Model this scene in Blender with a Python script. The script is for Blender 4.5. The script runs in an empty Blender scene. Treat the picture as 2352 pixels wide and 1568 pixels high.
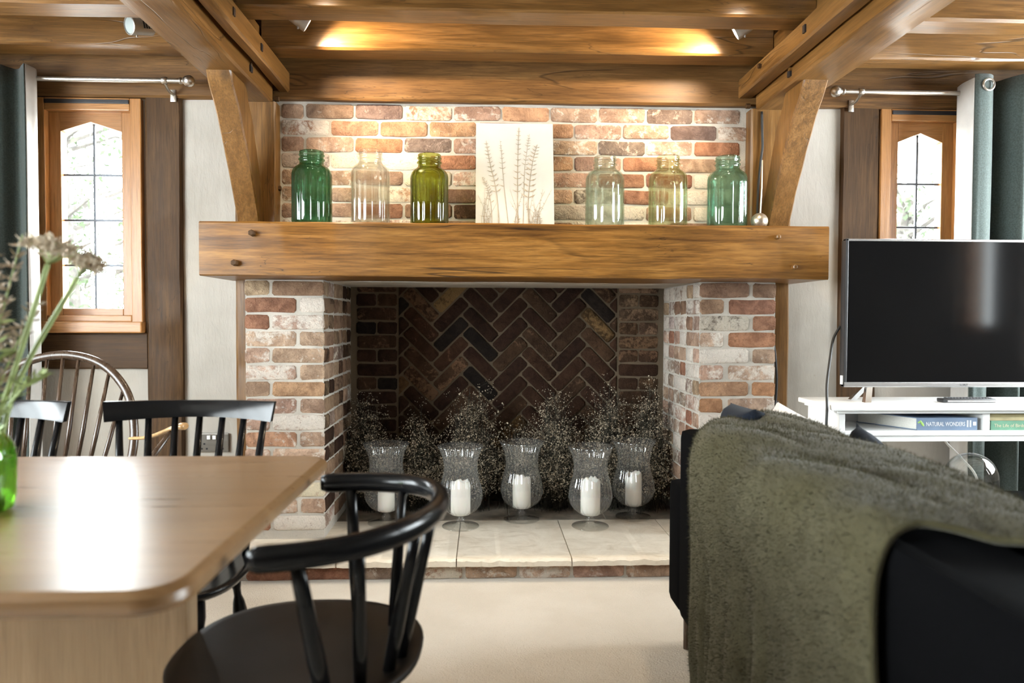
import bpy, bmesh, math, random
import numpy as np
from mathutils import Vector, Matrix, noise as mnoise
PI = math.pi
scene = bpy.context.scene
COL = scene.collection
D = bpy.data

# ---------------------------------------------------------------- camera, sky, exposure
cam = D.cameras.new('camera'); camo = D.objects.new('camera', cam); COL.objects.link(camo)
_a, _p, _r = math.radians(2.24), math.radians(-1.66), math.radians(0.2)
_f = Vector((math.sin(_a)*math.cos(_p), math.cos(_a)*math.cos(_p), math.sin(_p)))
_rt = Vector((math.cos(_a), -math.sin(_a), 0)); _up = _rt.cross(_f)
_rt2 = _rt*math.cos(_r)+_up*math.sin(_r); _up2 = -_rt*math.sin(_r)+_up*math.cos(_r)
camo.matrix_world = Matrix(((_rt2.x, _up2.x, -_f.x, 0), (_rt2.y, _up2.y, -_f.y, 0), (_rt2.z, _up2.z, -_f.z, 1.07), (0, 0, 0, 1)))
cam.sensor_width = 36; cam.lens = 1690/2352*36; cam.clip_start = 0.05; cam.clip_end = 200
cam.dof.use_dof = True; cam.dof.focus_distance = 3.25; cam.dof.aperture_fstop = 2.8
scene.camera = camo
w = D.worlds.new('sky'); scene.world = w; w.use_nodes = True
w.node_tree.nodes['Background'].inputs[0].default_value = (0.90, 0.95, 1.0, 1)
w.node_tree.nodes['Background'].inputs[1].default_value = 31.0
scene.view_settings.view_transform = 'Standard'; scene.view_settings.look = 'None'
scene.view_settings.gamma = 1; scene.view_settings.use_curve_mapping = False
scene.view_settings.exposure = 0.5
try:
    scene.cycles.max_bounces = 10; scene.cycles.diffuse_bounces = 5; scene.cycles.glossy_bounces = 5
    scene.cycles.transmission_bounces = 10; scene.cycles.transparent_max_bounces = 24
    scene.cycles.sample_clamp_indirect = 6.0
except Exception: pass
def portal(name, loc, rot, sx, sy):
    l = D.lights.new(name, 'AREA'); l.shape = 'RECTANGLE'; l.size = sx; l.size_y = sy
    l.cycles.is_portal = True
    o = D.objects.new(name, l); COL.objects.link(o); o.location = loc; o.rotation_euler = rot
# openings: left wall patio doors, right wall two windows, two front windows, back window
portal('portal_left', (-2.80, .65, 1.45), (0, -PI/2, 0), 1.2, 3.1)
portal('portal_right', (3.05, 2.45, 1.45), (0, PI/2, 0), 1.3, 1.5)
portal('portal_right_small', (3.05, 1.25, 1.52), (0, PI/2, 0), 1.0, 0.28)
portal('portal_front_left', (-1.74, 3.63, 1.53), (-PI/2, 0, 0), 0.42, 1.0)
portal('portal_front_right', (2.04, 3.63, 1.53), (-PI/2, 0, 0), 0.42, 1.0)

# ---------------------------------------------------------------- helpers
ORG = {}
def V(*a): return Vector(a)
class MB:
    def __init__(s): s.v = []; s.f = []
    def add(s, vs, fs):
        b = len(s.v); s.v += [tuple(v) for v in vs]; s.f += [tuple(i+b for i in f) for f in fs]; return s
    def box(s, x0, x1, y0, y1, z0, z1, c=0.0):
        if c <= 0:
            vs = [(x, y, z) for x in (x0, x1) for y in (y0, y1) for z in (z0, z1)]
            return s.add(vs, [(0,1,3,2),(4,6,7,5),(0,4,5,1),(2,3,7,6),(0,2,6,4),(1,5,7,3)])
        bm = bmesh.new(); bmesh.ops.create_cube(bm, size=1)
        for v in bm.verts:
            v.co = Vector(((x0+x1)/2+v.co.x*(x1-x0), (y0+y1)/2+v.co.y*(y1-y0), (z0+z1)/2+v.co.z*(z1-z0)))
        bmesh.ops.bevel(bm, geom=bm.edges[:], offset=c, segments=2, profile=0.6, affect='EDGES')
        return s.bm(bm)
    def bm(s, bm, mx=None):
        bm.verts.index_update()
        vs = [(mx @ v.co) if mx else v.co.copy() for v in bm.verts]
        fs = [[v.index for v in f.verts] for f in bm.faces]; bm.free()
        return s.add(vs, fs)
    def tube(s, pts, r, n=8, cap=True, flat=None, up=None):
        """tube through pts; r a number or list; flat=(a,b) scales the section along its two axes"""
        pts = [Vector(p) for p in pts]; m = len(pts)
        rs = r if isinstance(r, (list, tuple)) else [r]*m
        vs = []; prev = None
        for i, p in enumerate(pts):
            t = (pts[min(i+1, m-1)]-pts[max(i-1, 0)]).normalized()
            if up is not None: a = Vector(up)-t*t.dot(Vector(up)); a.normalize()
            elif prev is None:
                q = Vector((0, 0, 1)) if abs(t.z) < .9 else Vector((1, 0, 0)); a = (q-t*t.dot(q)).normalized()
            else: a = (prev-t*t.dot(prev)).normalized()
            prev = a; b = t.cross(a)
            fa, fb = flat if flat else (1, 1)
            for k in range(n):
                an = 2*PI*k/n
                vs.append(p+a*(math.cos(an)*rs[i]*fa)+b*(math.sin(an)*rs[i]*fb))
        fs = [(i*n+k, i*n+(k+1) % n, (i+1)*n+(k+1) % n, (i+1)*n+k) for i in range(m-1) for k in range(n)]
        if cap: fs += [tuple(range(n-1, -1, -1)), tuple((m-1)*n+k for k in range(n))]
        return s.add(vs, fs)
    def lathe(s, prof, n=32, c=(0, 0, 0), rib=None, closed=False):
        vs = []; m = len(prof)
        for (r, z) in prof:
            for k in range(n):
                a = 2*PI*k/n; rr = r*(rib(a, z, r) if rib else 1)
                vs.append((c[0]+rr*math.cos(a), c[1]+rr*math.sin(a), c[2]+z))
        fs = [(i*n+k, i*n+(k+1) % n, (i+1)*n+(k+1) % n, (i+1)*n+k) for i in range(m-1) for k in range(n)]
        if closed: fs += [((m-1)*n+k, (m-1)*n+(k+1) % n, (k+1) % n, k) for k in range(n)]
        else:
            if prof[0][0] > 1e-5: fs.append(tuple(range(n-1, -1, -1)))
            if prof[-1][0] > 1e-5: fs.append(tuple((m-1)*n+k for k in range(n)))
        return s.add(vs, fs)
    def prism(s, poly, ax, a0, a1):
        """poly of 2D points extruded along ax from a0 to a1; the 2D axes are the other two in xyz order"""
        def P(q, a):
            l = list(q); l.insert('xyz'.index(ax), a); return tuple(l)
        n = len(poly)
        vs = [P(q, a0) for q in poly]+[P(q, a1) for q in poly]
        return s.add(vs, [tuple(range(n))[::-1], tuple(range(n, 2*n))]+[(i, (i+1) % n, n+(i+1) % n, n+i) for i in range(n)])
    def build(s, name, m, parent=None, smooth=False, org=None, fix=True, auto=None):
        po = ORG.get(parent.name, Vector()) if parent else Vector()
        if org is None:
            org = po if parent else Vector()
        elif org == 'c':
            a = np.array(s.v); org = Vector(((a.max(0)+a.min(0))/2).tolist())
        org = Vector(org)
        me = D.meshes.new(name)
        me.from_pydata([(v[0]-org.x, v[1]-org.y, v[2]-org.z) for v in s.v], [], s.f)
        if fix:
            bm = bmesh.new(); bm.from_mesh(me); bmesh.ops.recalc_face_normals(bm, faces=bm.faces[:]); bm.to_mesh(me); bm.free()
        if smooth or auto:
            me.polygons.foreach_set('use_smooth', [True]*len(me.polygons))
            if auto: me.set_sharp_from_angle(angle=math.radians(auto))
            for p in me.polygons:
                if len(p.vertices) > 8: p.use_smooth = False
        me.materials.append(m); me.update()
        o = D.objects.new(name, me); COL.objects.link(o)
        if parent: o.parent = parent
        o.location = org-po; ORG[o.name] = org
        return o
def inst(name, me, parent, loc, rotz=0, scale=(1, 1, 1), rot=None):
    o = D.objects.new(name, me); COL.objects.link(o); o.parent = parent
    o.location = Vector(loc)-(ORG.get(parent.name, Vector()) if parent else Vector())
    o.rotation_euler = rot if rot else (0, 0, rotz); o.scale = scale
    return o
def tag(o, label=None, cat=None, group=None, kind=None):
    if label: o['label'] = label
    if cat: o['category'] = cat
    if group: o['group'] = group
    if kind: o['kind'] = kind
    return o
def thing(name, loc, label, cat, group=None):
    o = D.objects.new(name, None); COL.objects.link(o); o.location = loc; o.empty_display_size = .05
    ORG[o.name] = Vector(loc); return tag(o, label, cat, group)
def copy_tree(o, loc=None, rotz=None, label=None, parent=None):
    c = o.copy(); COL.objects.link(c); c.parent = parent
    if loc is not None: c.location = loc
    if rotz is not None: c.rotation_euler = (0, 0, rotz)
    if label: c['label'] = label
    for ch in list(o.children): copy_tree(ch, parent=c)
    return c
def lerp(a, b, t): return a+(b-a)*t
def crom(pts, n):
    """Catmull-Rom through pts, n samples per span"""
    P = [np.array(p, float) for p in pts]; P = [2*P[0]-P[1]]+P+[2*P[-1]-P[-2]]; out = []
    for i in range(1, len(P)-2):
        for k in range(n):
            t = k/n; a, b, c, d = P[i-1:i+3]
            out.append(.5*((2*b)+(-a+c)*t+(2*a-5*b+4*c-d)*t*t+(-a+3*b-3*c+d)*t**3))
    out.append(P[-2]); return [tuple(p) for p in out]

# ---------------------------------------------------------------- materials
class NT:
    def __init__(s, name):
        s.m = D.materials.new(name); s.m.use_nodes = True; s.t = s.m.node_tree; s.N = s.t.nodes
        s.bsdf = s.N['Principled BSDF']; s.out = s.N['Material Output']
    def n(s, ty, **kw):
        o = s.N.new('ShaderNode'+ty)
        for k, v in kw.items(): setattr(o, k, v)
        return o
    def l(s, a, b): s.t.links.new(a, b)
    def setv(s, sock, v):
        if hasattr(v, 'node'): s.l(v, sock)
        else: sock.default_value = v
    def math(s, op, a, b=0.0, c=0.0, clamp=False):
        o = s.n('Math', operation=op, use_clamp=clamp)
        for i, v in enumerate((a, b, c)): s.setv(o.inputs[i], v)
        return o.outputs[0]
    def mix(s, fac, a, b, mode='MIX'):
        o = s.n('Mix', data_type='RGBA', blend_type=mode)
        s.setv(o.inputs[0], fac); s.setv(o.inputs[6], a if hasattr(a, 'node') else (*a, 1)); s.setv(o.inputs[7], b if hasattr(b, 'node') else (*b, 1))
        return o.outputs[2]
    def ss(s, x, a, b):
        o = s.n('MapRange', interpolation_type='SMOOTHSTEP'); s.setv(o.inputs[0], x)
        o.inputs[1].default_value = a; o.inputs[2].default_value = b; return o.outputs[0]
    def coords(s, scale=(1, 1, 1), rnd=True, kind='Object'):
        tc = s.n('TexCoord'); v = tc.outputs[kind]
        if rnd:
            oi = s.n('ObjectInfo'); k = s.n('VectorMath', operation='MULTIPLY'); 
            cb = s.n('CombineXYZ')
            for i, f in enumerate((37.0, 91.0, 53.0)): s.l(s.math('MULTIPLY', oi.outputs['Random'], f), cb.inputs[i])
            ad = s.n('VectorMath', operation='ADD'); s.l(v, ad.inputs[0]); s.l(cb.outputs[0], ad.inputs[1]); v = ad.outputs[0]
        mp = s.n('Mapping'); s.l(v, mp.inputs[0]); mp.inputs['Scale'].default_value = scale
        return mp.outputs[0]
    def noise(s, vec, scale=5, detail=4, rough=.55, dist=0.0):
        o = s.n('TexNoise'); s.l(vec, o.inputs['Vector']); o.inputs['Scale'].default_value = scale
        o.inputs['Detail'].default_value = detail; o.inputs['Roughness'].default_value = rough; o.inputs['Distortion'].default_value = dist
        return o.outputs[0]
    def bump(s, h, strength=.3, dist=.01, prev=None):
        o = s.n('Bump'); o.inputs['Strength'].default_value = strength; o.inputs['Distance'].default_value = dist
        s.l(h, o.inputs['Height'])
        if prev is not None: s.l(prev, o.inputs['Normal'])
        return o.outputs[0]
    def fin(s, color=None, rough=None, normal=None, **kw):
        b = s.bsdf
        if color is not None: s.setv(b.inputs['Base Color'], color if hasattr(color, 'node') else (*color, 1))
        if rough is not None: s.setv(b.inputs['Roughness'], rough)
        if normal is not None: s.l(normal, b.inputs['Normal'])
        for k, v in kw.items(): s.setv(b.inputs[k.replace('_', ' ')], v)
        return s.m
def plain(name, c, rough=.5, metal=0.0, var=.0, scale=20, bump=0.0, bscale=60, **kw):
    t = NT(name); vec = t.coords()
    col = c
    if var:
        n = t.noise(vec, scale, 4)
        col = t.mix(t.ss(n, .3, .7), tuple(x*(1-var) for x in c), tuple(min(1, x*(1+var)) for x in c))
    nm = t.bump(t.noise(vec, bscale, 5), bump, .004) if bump else None
    return t.fin(col, rough, nm, Metallic=metal, **kw)
def oak(name, dark, mid, light, ax=0, rough=.36, crack=.6, grain=1.0, spec=.5, knots=True):
    t = NT(name)
    def sc(a, c): r = [c, c, c]; r[ax] = a; return tuple(r)
    base = t.coords(sc(1.5, 12.0))
    n1 = t.noise(base, 1.0, 6, .62, 1.0)
    fine = t.noise(t.coords(sc(9, 190)), 1.0, 3, .6)
    med = t.noise(t.coords(sc(2.6, 60)), 1.0, 5, .65, .4)
    big = t.noise(t.coords(sc(1.1, 2.2)), 1.0, 2)
    k = t.math('ADD', t.math('MULTIPLY', n1, .5), t.math('MULTIPLY', med, .5))
    r = t.n('ValToRGB'); t.l(k, r.inputs[0])
    cr = r.color_ramp; cr.elements[0].position = .34; cr.elements[0].color = (*dark, 1)
    cr.elements[1].position = .66; cr.elements[1].color = (*light, 1)
    e = cr.elements.new(.5); e.color = (*mid, 1)
    col = t.mix(t.math('MULTIPLY', t.ss(fine, .42, .70), .46*grain), r.outputs[0], tuple(x*.45 for x in dark))
    col = t.mix(t.math('MULTIPLY', t.ss(big, .35, .7), .45), col, tuple(x*.72 for x in mid))
    # shakes: thin dark lines that follow the grain
    cn = t.noise(t.coords(sc(.8, 7)), 1.0, 3, .5, .6)
    line = t.math('SUBTRACT', 1.0, t.ss(t.math('ABSOLUTE', t.math('SUBTRACT', cn, .5)), .0, .009))
    msk = t.ss(t.noise(t.coords(sc(1.0, 3.5)), 1.0, 2), .52, .62)
    ck = t.math('MULTIPLY', t.math('MULTIPLY', line, msk), crack)
    col = t.mix(ck, col, tuple(x*.16 for x in dark))
    c2 = t.noise(t.coords(sc(3.2, 26)), 1.0, 3, .5, .5); l2 = t.math('SUBTRACT', 1.0, t.ss(t.math('ABSOLUTE', t.math('SUBTRACT', c2, .5)), .0, .012))
    m2 = t.ss(t.noise(t.coords(sc(2.2, 6)), 1.0, 3), .54, .64)
    col = t.mix(t.math('MULTIPLY', t.math('MULTIPLY', l2, m2), crack*.85), col, tuple(x*.25 for x in dark))
    if knots:
        vo = t.n('TexVoronoi'); t.l(t.coords(sc(1.5, 4.2)), vo.inputs['Vector']); vo.inputs['Scale'].default_value = 1.0
        kd = t.math('SUBTRACT', 1.0, t.ss(vo.outputs['Distance'], .03, .13))
        sel = t.n('SeparateXYZ'); t.l(vo.outputs['Color'], sel.inputs[0])
        kd = t.math('MULTIPLY', kd, t.math('GREATER_THAN', sel.outputs[0], .62))
        col = t.mix(t.math('MULTIPLY', kd, .7), col, tuple(x*.3 for x in dark))
    h = t.math('SUBTRACT', t.math('ADD', t.math('MULTIPLY', fine, .25), t.math('MULTIPLY', med, .5)), t.math('MULTIPLY', ck, 1.5))
    nm = t.bump(h, .35*grain, .004)
    rg = t.math('ADD', rough-.08, t.math('MULTIPLY', med, .16))
    return t.fin(col, rg, nm, **{'Specular_IOR_Level': spec})
HON = ((.075, .033, .008), (.172, .080, .020), (.27, .136, .042))
oakX = oak('oak_honey_x', *HON, ax=0); oakY = oak('oak_honey_y', *HON, ax=1); oakZ = oak('oak_honey_z', *HON, ax=2)
MAN = ((.070, .027, .005), (.205, .089, .016), (.335, .160, .037))
oakM = oak('oak_mantel', *MAN, ax=0, crack=.85)
DRK = ((.034, .016, .005), (.070, .034, .012), (.112, .058, .022))
darkX = oak('oak_dark_x', *DRK, ax=0, rough=.6, spec=.22); darkZ = oak('oak_dark_z', *DRK, ax=2, rough=.6, spec=.22)
FRM = ((.30, .125, .034), (.42, .190, .058), (.50, .25, .09))
frmX = oak('oak_frame_x', *FRM, ax=0, crack=0, knots=False, rough=.35); frmZ = oak('oak_frame_z', *FRM, ax=2, crack=0, knots=False, rough=.35)
TBL = ((.135, .070, .027), (.195, .108, .047), (.25, .150, .070))
tblX = oak('oak_table_top', *TBL, ax=0, crack=0, knots=False, rough=.30, grain=.4)
tblZ = oak('oak_table_base', (.30, .185, .09), (.37, .24, .125), (.44, .30, .17), ax=2, crack=0, knots=False, rough=.45, grain=.6)
elm = oak('dark_elm', (.030, .017, .010), (.055, .032, .019), (.085, .052, .032), ax=2, crack=0, knots=False, rough=.28, grain=.4)
elmA = oak('honey_beech', (.30, .17, .07), (.42, .25, .11), (.5, .32, .15), ax=1, crack=0, knots=False, rough=.3, grain=.4)

def brickmat():
    t = NT('old_brick'); oi = t.n('ObjectInfo'); v = t.coords()
    base = oi.outputs['Color']; lime = oi.outputs['Alpha']
    n1 = t.noise(v, 14, 6, .65, .6); n2 = t.noise(v, 55, 6, .7); n3 = t.noise(v, 9, 5, .7, 1.0); n4 = t.noise(v, 130, 4, .7); n5 = t.noise(v, 26, 5, .7, 1.5)
    c = t.mix(t.ss(n1, .32, .68), t.mix(1.0, base, (.62, .55, .52), 'MULTIPLY'), t.mix(1.0, base, (1.18, 1.12, 1.08), 'MULTIPLY'))
    c = t.mix(t.math('MULTIPLY', t.ss(n2, .5, .72), .55), c, t.mix(1.0, base, (.42, .36, .34), 'MULTIPLY'))
    edge = t.math('ADD', t.math('MULTIPLY', n3, .62), t.math('MULTIPLY', n2, .38))
    th = t.math('SUBTRACT', .71, t.math('MULTIPLY', lime, .5))
    k = t.math('MULTIPLY', t.math('SUBTRACT', edge, th), 11.0, clamp=True)
    lim = t.mix(1.0, t.mix(1.0, base, (3.0, 3.0, 3.0), 'MULTIPLY'), (.72, .65, .57), 'DARKEN')
    c = t.mix(t.math('MULTIPLY', k, .86), c, lim)
    c = t.mix(t.math('MULTIPLY', t.ss(n4, .5, .7), .30), c, t.mix(1.0, c, (.55, .5, .47), 'MULTIPLY'))
    c = t.mix(t.math('MULTIPLY', t.ss(n5, .56, .70), .45), c, t.mix(1.0, c, (1.35, 1.3, 1.25), 'MULTIPLY'))
    h = t.math('ADD', t.math('ADD', t.math('MULTIPLY', n2, .8), t.math('MULTIPLY', n5, 1.0)), t.math('MULTIPLY', n4, .45))
    return t.fin(c, .92, t.bump(h, 1.0, .012), Specular_IOR_Level=.2)
M_brick = brickmat()
def mortarmat(name, c):
    t = NT(name); v = t.coords(rnd=False); n = t.noise(v, 30, 6, .7); n2 = t.noise(v, 4, 3); n3 = t.noise(v, 160, 3, .7)
    col = t.mix(t.ss(n2, .35, .7), tuple(x*.8 for x in c), tuple(min(1, x*1.12) for x in c))
    col = t.mix(t.math('MULTIPLY', t.ss(n, .52, .75), .4), col, tuple(x*.62 for x in c))
    return t.fin(col, .95, t.bump(t.math('ADD', n, t.math('MULTIPLY', n3, .5)), .7, .006), Specular_IOR_Level=.15)
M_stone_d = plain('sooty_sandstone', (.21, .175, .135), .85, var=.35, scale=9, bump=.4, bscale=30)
M_mortar = mortarmat('lime_mortar', (.50, .455, .395)); M_mortar_d = mortarmat('sooty_mortar', (.120, .090, .060))
def plaster():
    t = NT('lime_plaster'); v = t.coords(rnd=False)
    big = t.noise(v, 2.2, 4, .6); n = t.noise(t.coords((14, 14, 3), rnd=False), 1.0, 5, .65); sp = t.noise(t.coords((38, 38, 12), rnd=False), 1.0, 5, .75, .8)
    c = t.mix(t.ss(big, .3, .7), (.37, .338, .292), (.455, .42, .372))
    c = t.mix(t.math('MULTIPLY', t.ss(sp, .66, .74), .55), c, (.30, .24, .17))
    return t.fin(c, .9, t.bump(t.math('ADD', n, t.math('MULTIPLY', sp, .5)), .45, .008), Specular_IOR_Level=.2)
M_plaster = plaster()
def carpet():
    t = NT('cream_carpet'); v = t.coords(rnd=False); n = t.noise(v, 170, 4, .7); b = t.noise(v, 3, 3); m = t.noise(v, 24, 4, .7)
    c = t.mix(t.ss(b, .3, .7), (.72, .655, .57), (.79, .73, .65))
    c = t.mix(t.math('MULTIPLY', t.ss(n, .5, .7), .32), c, (.60, .53, .445))
    return t.fin(c, 1.0, t.bump(t.math('ADD', n, m), .8, .01), Specular_IOR_Level=.05)
M_carpet = carpet()
def stone():
    t = NT('sandstone'); v = t.coords(); n = t.noise(v, 7, 6, .65, .8); f = t.noise(v, 60, 4, .7); st = t.noise(t.coords((5, 16, 16)), 1.0, 4, .6, 1.5)
    c = t.mix(t.ss(n, .3, .7), (.64, .56, .45), (.76, .69, .58))
    c = t.mix(t.math('MULTIPLY', t.ss(st, .56, .68), .30), c, (.40, .31, .20))
    return t.fin(c, .8, t.bump(t.math('ADD', n, t.math('MULTIPLY', f, .3)), .5, .008), Specular_IOR_Level=.3)
M_stone = stone()
M_black = plain('black_lacquer', (.006, .006, .0065), .20, var=.1, bump=.03, bscale=30, Specular_IOR_Level=.17)
M_blackseat = plain('black_lacquer_worn', (.010, .0075, .006), .42, var=.2, bump=.05, bscale=30, Specular_IOR_Level=.25)
M_steel = plain('brushed_nickel', (.55, .52, .47), .3, 1.0, var=.1)
M_chrome = plain('chrome', (.75, .75, .76), .12, 1.0)
M_grey = plain('silver_grey_lamp_body', (.42, .40, .37), .4, .6, var=.05)
M_whitep = plain('white_lacquer', (.80, .80, .79), .22, var=.02)
M_dark = plain('black_plastic', (.015, .015, .016), .4, var=.1)
M_rubber = plain('black_cable_rubber', (.012, .012, .012), .55, var=.1)
M_wcable = plain('white_cable_plastic', (.7, .7, .68), .4, var=.05)
M_wax = plain('candle_wax', (.86, .83, .78), .5, var=.03, scale=9, Subsurface_Weight=.3, Subsurface_Radius=(.02, .014, .01))
M_sofa = plain('navy_black_upholstery', (.0018, .0018, .0021), .95, var=.35, scale=300, bump=.25, bscale=900, Specular_IOR_Level=.04)
M_navy = plain('navy_cushion_cotton', (.008, .011, .018), .9, var=.3, scale=200, bump=.25, bscale=700, Sheen_Weight=.04, Specular_IOR_Level=.1)
M_wcush = plain('white_cushion_cotton', (.72, .71, .71), .9, var=.03, bump=.15, bscale=500)
M_curt = plain('dark_green_curtain', (.050, .066, .060), .95, var=.25, scale=160, bump=.25, bscale=500, Sheen_Weight=.15)
M_lining = plain('white_curtain_lining', (.54, .53, .51), .9, var=.04, bump=.1, bscale=400)
M_cast = plain('white_plaster_cast', (.54, .515, .47), .85, var=.03, scale=6, bump=.08, bscale=200)
M_strip = plain('black_vent_strip', (.015, .014, .016), .5, var=.1)
M_lead = plain('lead_came', (.13, .14, .16), .5, .5, var=.1)
M_frost = plain('frosted_lamp_lens', (.30, .33, .32), .4)
M_leaf = plain('garden_leaf', (.030, .046, .018), .8, var=.3, scale=3)
M_bark = plain('garden_bark', (.035, .03, .025), .95, var=.3)
M_lawn = plain('garden_gravel', (.30, .29, .275), .95, var=.2, scale=2)
M_dstem = plain('dried_stem', (.022, .018, .010), .9, var=.3)
M_dhead = plain('dried_floret', (.44, .37, .27), .9, var=.35, scale=40)
M_gstem = plain('fresh_green_stem', (.26, .33, .13), .6, var=.2)
M_umbel = plain('umbel_floret', (.46, .39, .29), .9, var=.2, scale=60)
M_ghead = plain('grass_seed_head', (.36, .29, .22), .9, var=.3, scale=60)
M_ball = plain('silver_leaf', (.50, .43, .34), .38, .85, var=.25, scale=60, bump=.15, bscale=120)
def emis(name, c, s):
    t = NT(name); return t.fin((.8, .8, .8), .4, None, Emission_Color=(*c, 1), Emission_Strength=s)
M_bulb = emis('lit_lamp_lens', (1.0, .93, .80), 30)
def glassm(name, tint, body=.35, ior=1.45, edge=None, rough=.0, gl=1.0, painted_glare=0.0):
    """thin glass: tinted see-through sheet that reflects by Fresnel, with some true refraction"""
    t = NT(name); edge = edge or tuple(x**2.2 for x in tint)
    lw = t.n('LayerWeight'); lw.inputs['Blend'].default_value = .45
    col = t.mix(t.ss(lw.outputs['Facing'], .15, .95), tint, edge)
    tr = t.n('BsdfTransparent'); t.l(col, tr.inputs[0])
    g = t.n('BsdfGlass'); t.l(col, g.inputs[0]); g.inputs['Roughness'].default_value = rough; g.inputs['IOR'].default_value = ior
    gs = t.n('BsdfGlossy'); gs.inputs['Roughness'].default_value = .03; gs.inputs[0].default_value = (1, 1, 1, 1)
    m1 = t.n('MixShader'); m1.inputs[0].default_value = body; t.l(tr.outputs[0], m1.inputs[1]); t.l(g.outputs[0], m1.inputs[2])
    if painted_glare:  # white diffuse share stands in for bright window reflections on the glass
        df = t.n('BsdfDiffuse'); df.inputs[0].default_value = (.9, .92, .93, 1); m0 = t.n('MixShader'); m0.inputs[0].default_value = painted_glare
        t.l(m1.outputs[0], m0.inputs[1]); t.l(df.outputs[0], m0.inputs[2]); m1 = m0
    fr = t.n('Fresnel'); fr.inputs[0].default_value = ior
    m2 = t.n('MixShader'); geo = t.n('NewGeometry'); t.l(t.math('MULTIPLY', t.math('MULTIPLY', fr.outputs[0], gl, clamp=True), t.math('SUBTRACT', 1.0, geo.outputs['Backfacing'])), m2.inputs[0]); t.l(m1.outputs[0], m2.inputs[1]); t.l(gs.outputs[0], m2.inputs[2])
    t.l(m2.outputs[0], t.out.inputs[0]); t.N.remove(t.bsdf)
    return t.m
M_pane = glassm('window_pane_glass', (.96, .98, .97), body=0.0, ior=1.3, edge=(.9, .93, .92))
M_clear = glassm('clear_hurricane_glass', (.985, .988, .985), body=0.0, edge=(.89, .905, .905), gl=1.5, ior=1.5, painted_glare=.022)

# ---------------------------------------------------------------- room shell
def struct(o, label=None): o['kind'] = 'structure'; return o
XL, XR, YB, YF, ZC = -2.75, 3.0, -2.5, 3.40, 2.42
struct(MB().box(XL-.2, XR+.2, YB-.2, YF+1.0, -.12, 0).build('floor', M_carpet))
struct(MB().box(XL-.2, XR+.2, YB-.2, YF+.3, ZC, ZC+.15).build('ceiling', plain('ceiling_plaster', (.60, .55, .48), .9, bump=.2)))
def wall_with_holes(name, ax, c0, c1, a0, a1, holes, z1=ZC):
    """wall slab across axis ax between c0 and c1, running a0..a1; holes (h0,h1,z0,z1)"""
    m = MB(); hs = sorted(holes); cur = a0
    def B(u0, u1, z0, z2):
        if u1-u0 < 1e-4 or z2-z0 < 1e-4: return
        if ax == 'y': m.box(u0, u1, c0, c1, z0, z2)
        else: m.box(c0, c1, u0, u1, z0, z2)
    for (h0, h1, z0, z2) in hs:
        B(cur, h0, 0, z1); B(h0, h1, 0, z0); B(h0, h1, z2, z1); cur = h1
    B(cur, a1, 0, z1)
    return struct(m.build(name, M_plaster if name != 'wall_back' else darkZ))
WL = (-2.0, -1.53, 1.012, 2.05); WR = (1.842, 2.255, 1.012, 2.06)
wall_with_holes('wall_front', 'y', YF, YF+.2, XL-.2, XR+.2, [WL, WR, (-1.04, 1.30, 0, 2.40)])
wall_with_holes('wall_left', 'x', XL-.2, XL, YB-.2, YF, [(-.9, 2.2, .85, 2.05)])
wall_with_holes('wall_right', 'x', XR, XR+.2, YB-.2, YF, [(1.08, 1.42, 1.0, 2.05), (1.7, 3.2, .80, 2.10)])
wall_with_holes('wall_back', 'y', YB-.2, YB, XL, XR, [])

# ---------------------------------------------------------------- bricks
rng = random.Random(7)
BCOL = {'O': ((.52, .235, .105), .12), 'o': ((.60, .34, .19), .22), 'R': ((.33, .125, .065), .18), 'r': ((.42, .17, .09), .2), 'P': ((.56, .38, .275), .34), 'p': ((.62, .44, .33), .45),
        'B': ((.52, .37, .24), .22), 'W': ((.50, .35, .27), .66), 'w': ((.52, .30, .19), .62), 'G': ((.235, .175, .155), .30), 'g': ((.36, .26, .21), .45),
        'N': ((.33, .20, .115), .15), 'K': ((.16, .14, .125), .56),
        's': ((.036, .018, .011), .20), 't': ((.046, .023, .013), .26), 'u': ((.060, .034, .019), .40), 'v': ((.018, .013, .010), .12), 'x': ((.085, .056, .034), .5), 'y': ((.085, .052, .022), .5)}  # fireback codes: soot, darkened further for the shade inside the fireplace
def brick_mesh(poly, proud, inset, rn, back=.02, name='brick'):
    """poly: outline (x,z) counter-clockwise; front looks to -y, proud of the joint by `proud`"""
    n = len(poly); cx = sum(p[0] for p in poly)/n; cz = sum(p[1] for p in poly)/n
    vs = [(x, back, z) for x, z in poly]+[(x, -proud*.45, z) for x, z in poly]
    for x, z in poly:
        d = math.hypot(x-cx, z-cz); k = max(.3, 1-inset*1.3/max(d, .02))
        sx = cx+(x-cx)*(1-inset/max(abs(x-cx), .02)) if abs(x-cx) > inset else x
        sz = cz+(z-cz)*(1-inset/max(abs(z-cz), .02)) if abs(z-cz) > inset else z
        vs.append((sx, -proud-rn.uniform(-.0015, .002), sz))
    fs = [(i, (i+1) % n, n+(i+1) % n, n+i) for i in range(n)]+[(n+i, n+(i+1) % n, 2*n+(i+1) % n, 2*n+i) for i in range(n)]
    fs.append(tuple(2*n+i for i in range(n)))
    me = D.meshes.new(name); me.from_pydata(vs, [], fs)
    bm = bmesh.new(); bm.from_mesh(me); bmesh.ops.recalc_face_normals(bm, faces=bm.faces[:]); bm.to_mesh(me); bm.free()
    me.polygons.foreach_set('use_smooth', [True]*len(me.polygons)); me.set_sharp_from_angle(angle=math.radians(58))
    me.materials.append(M_brick); return me
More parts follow.
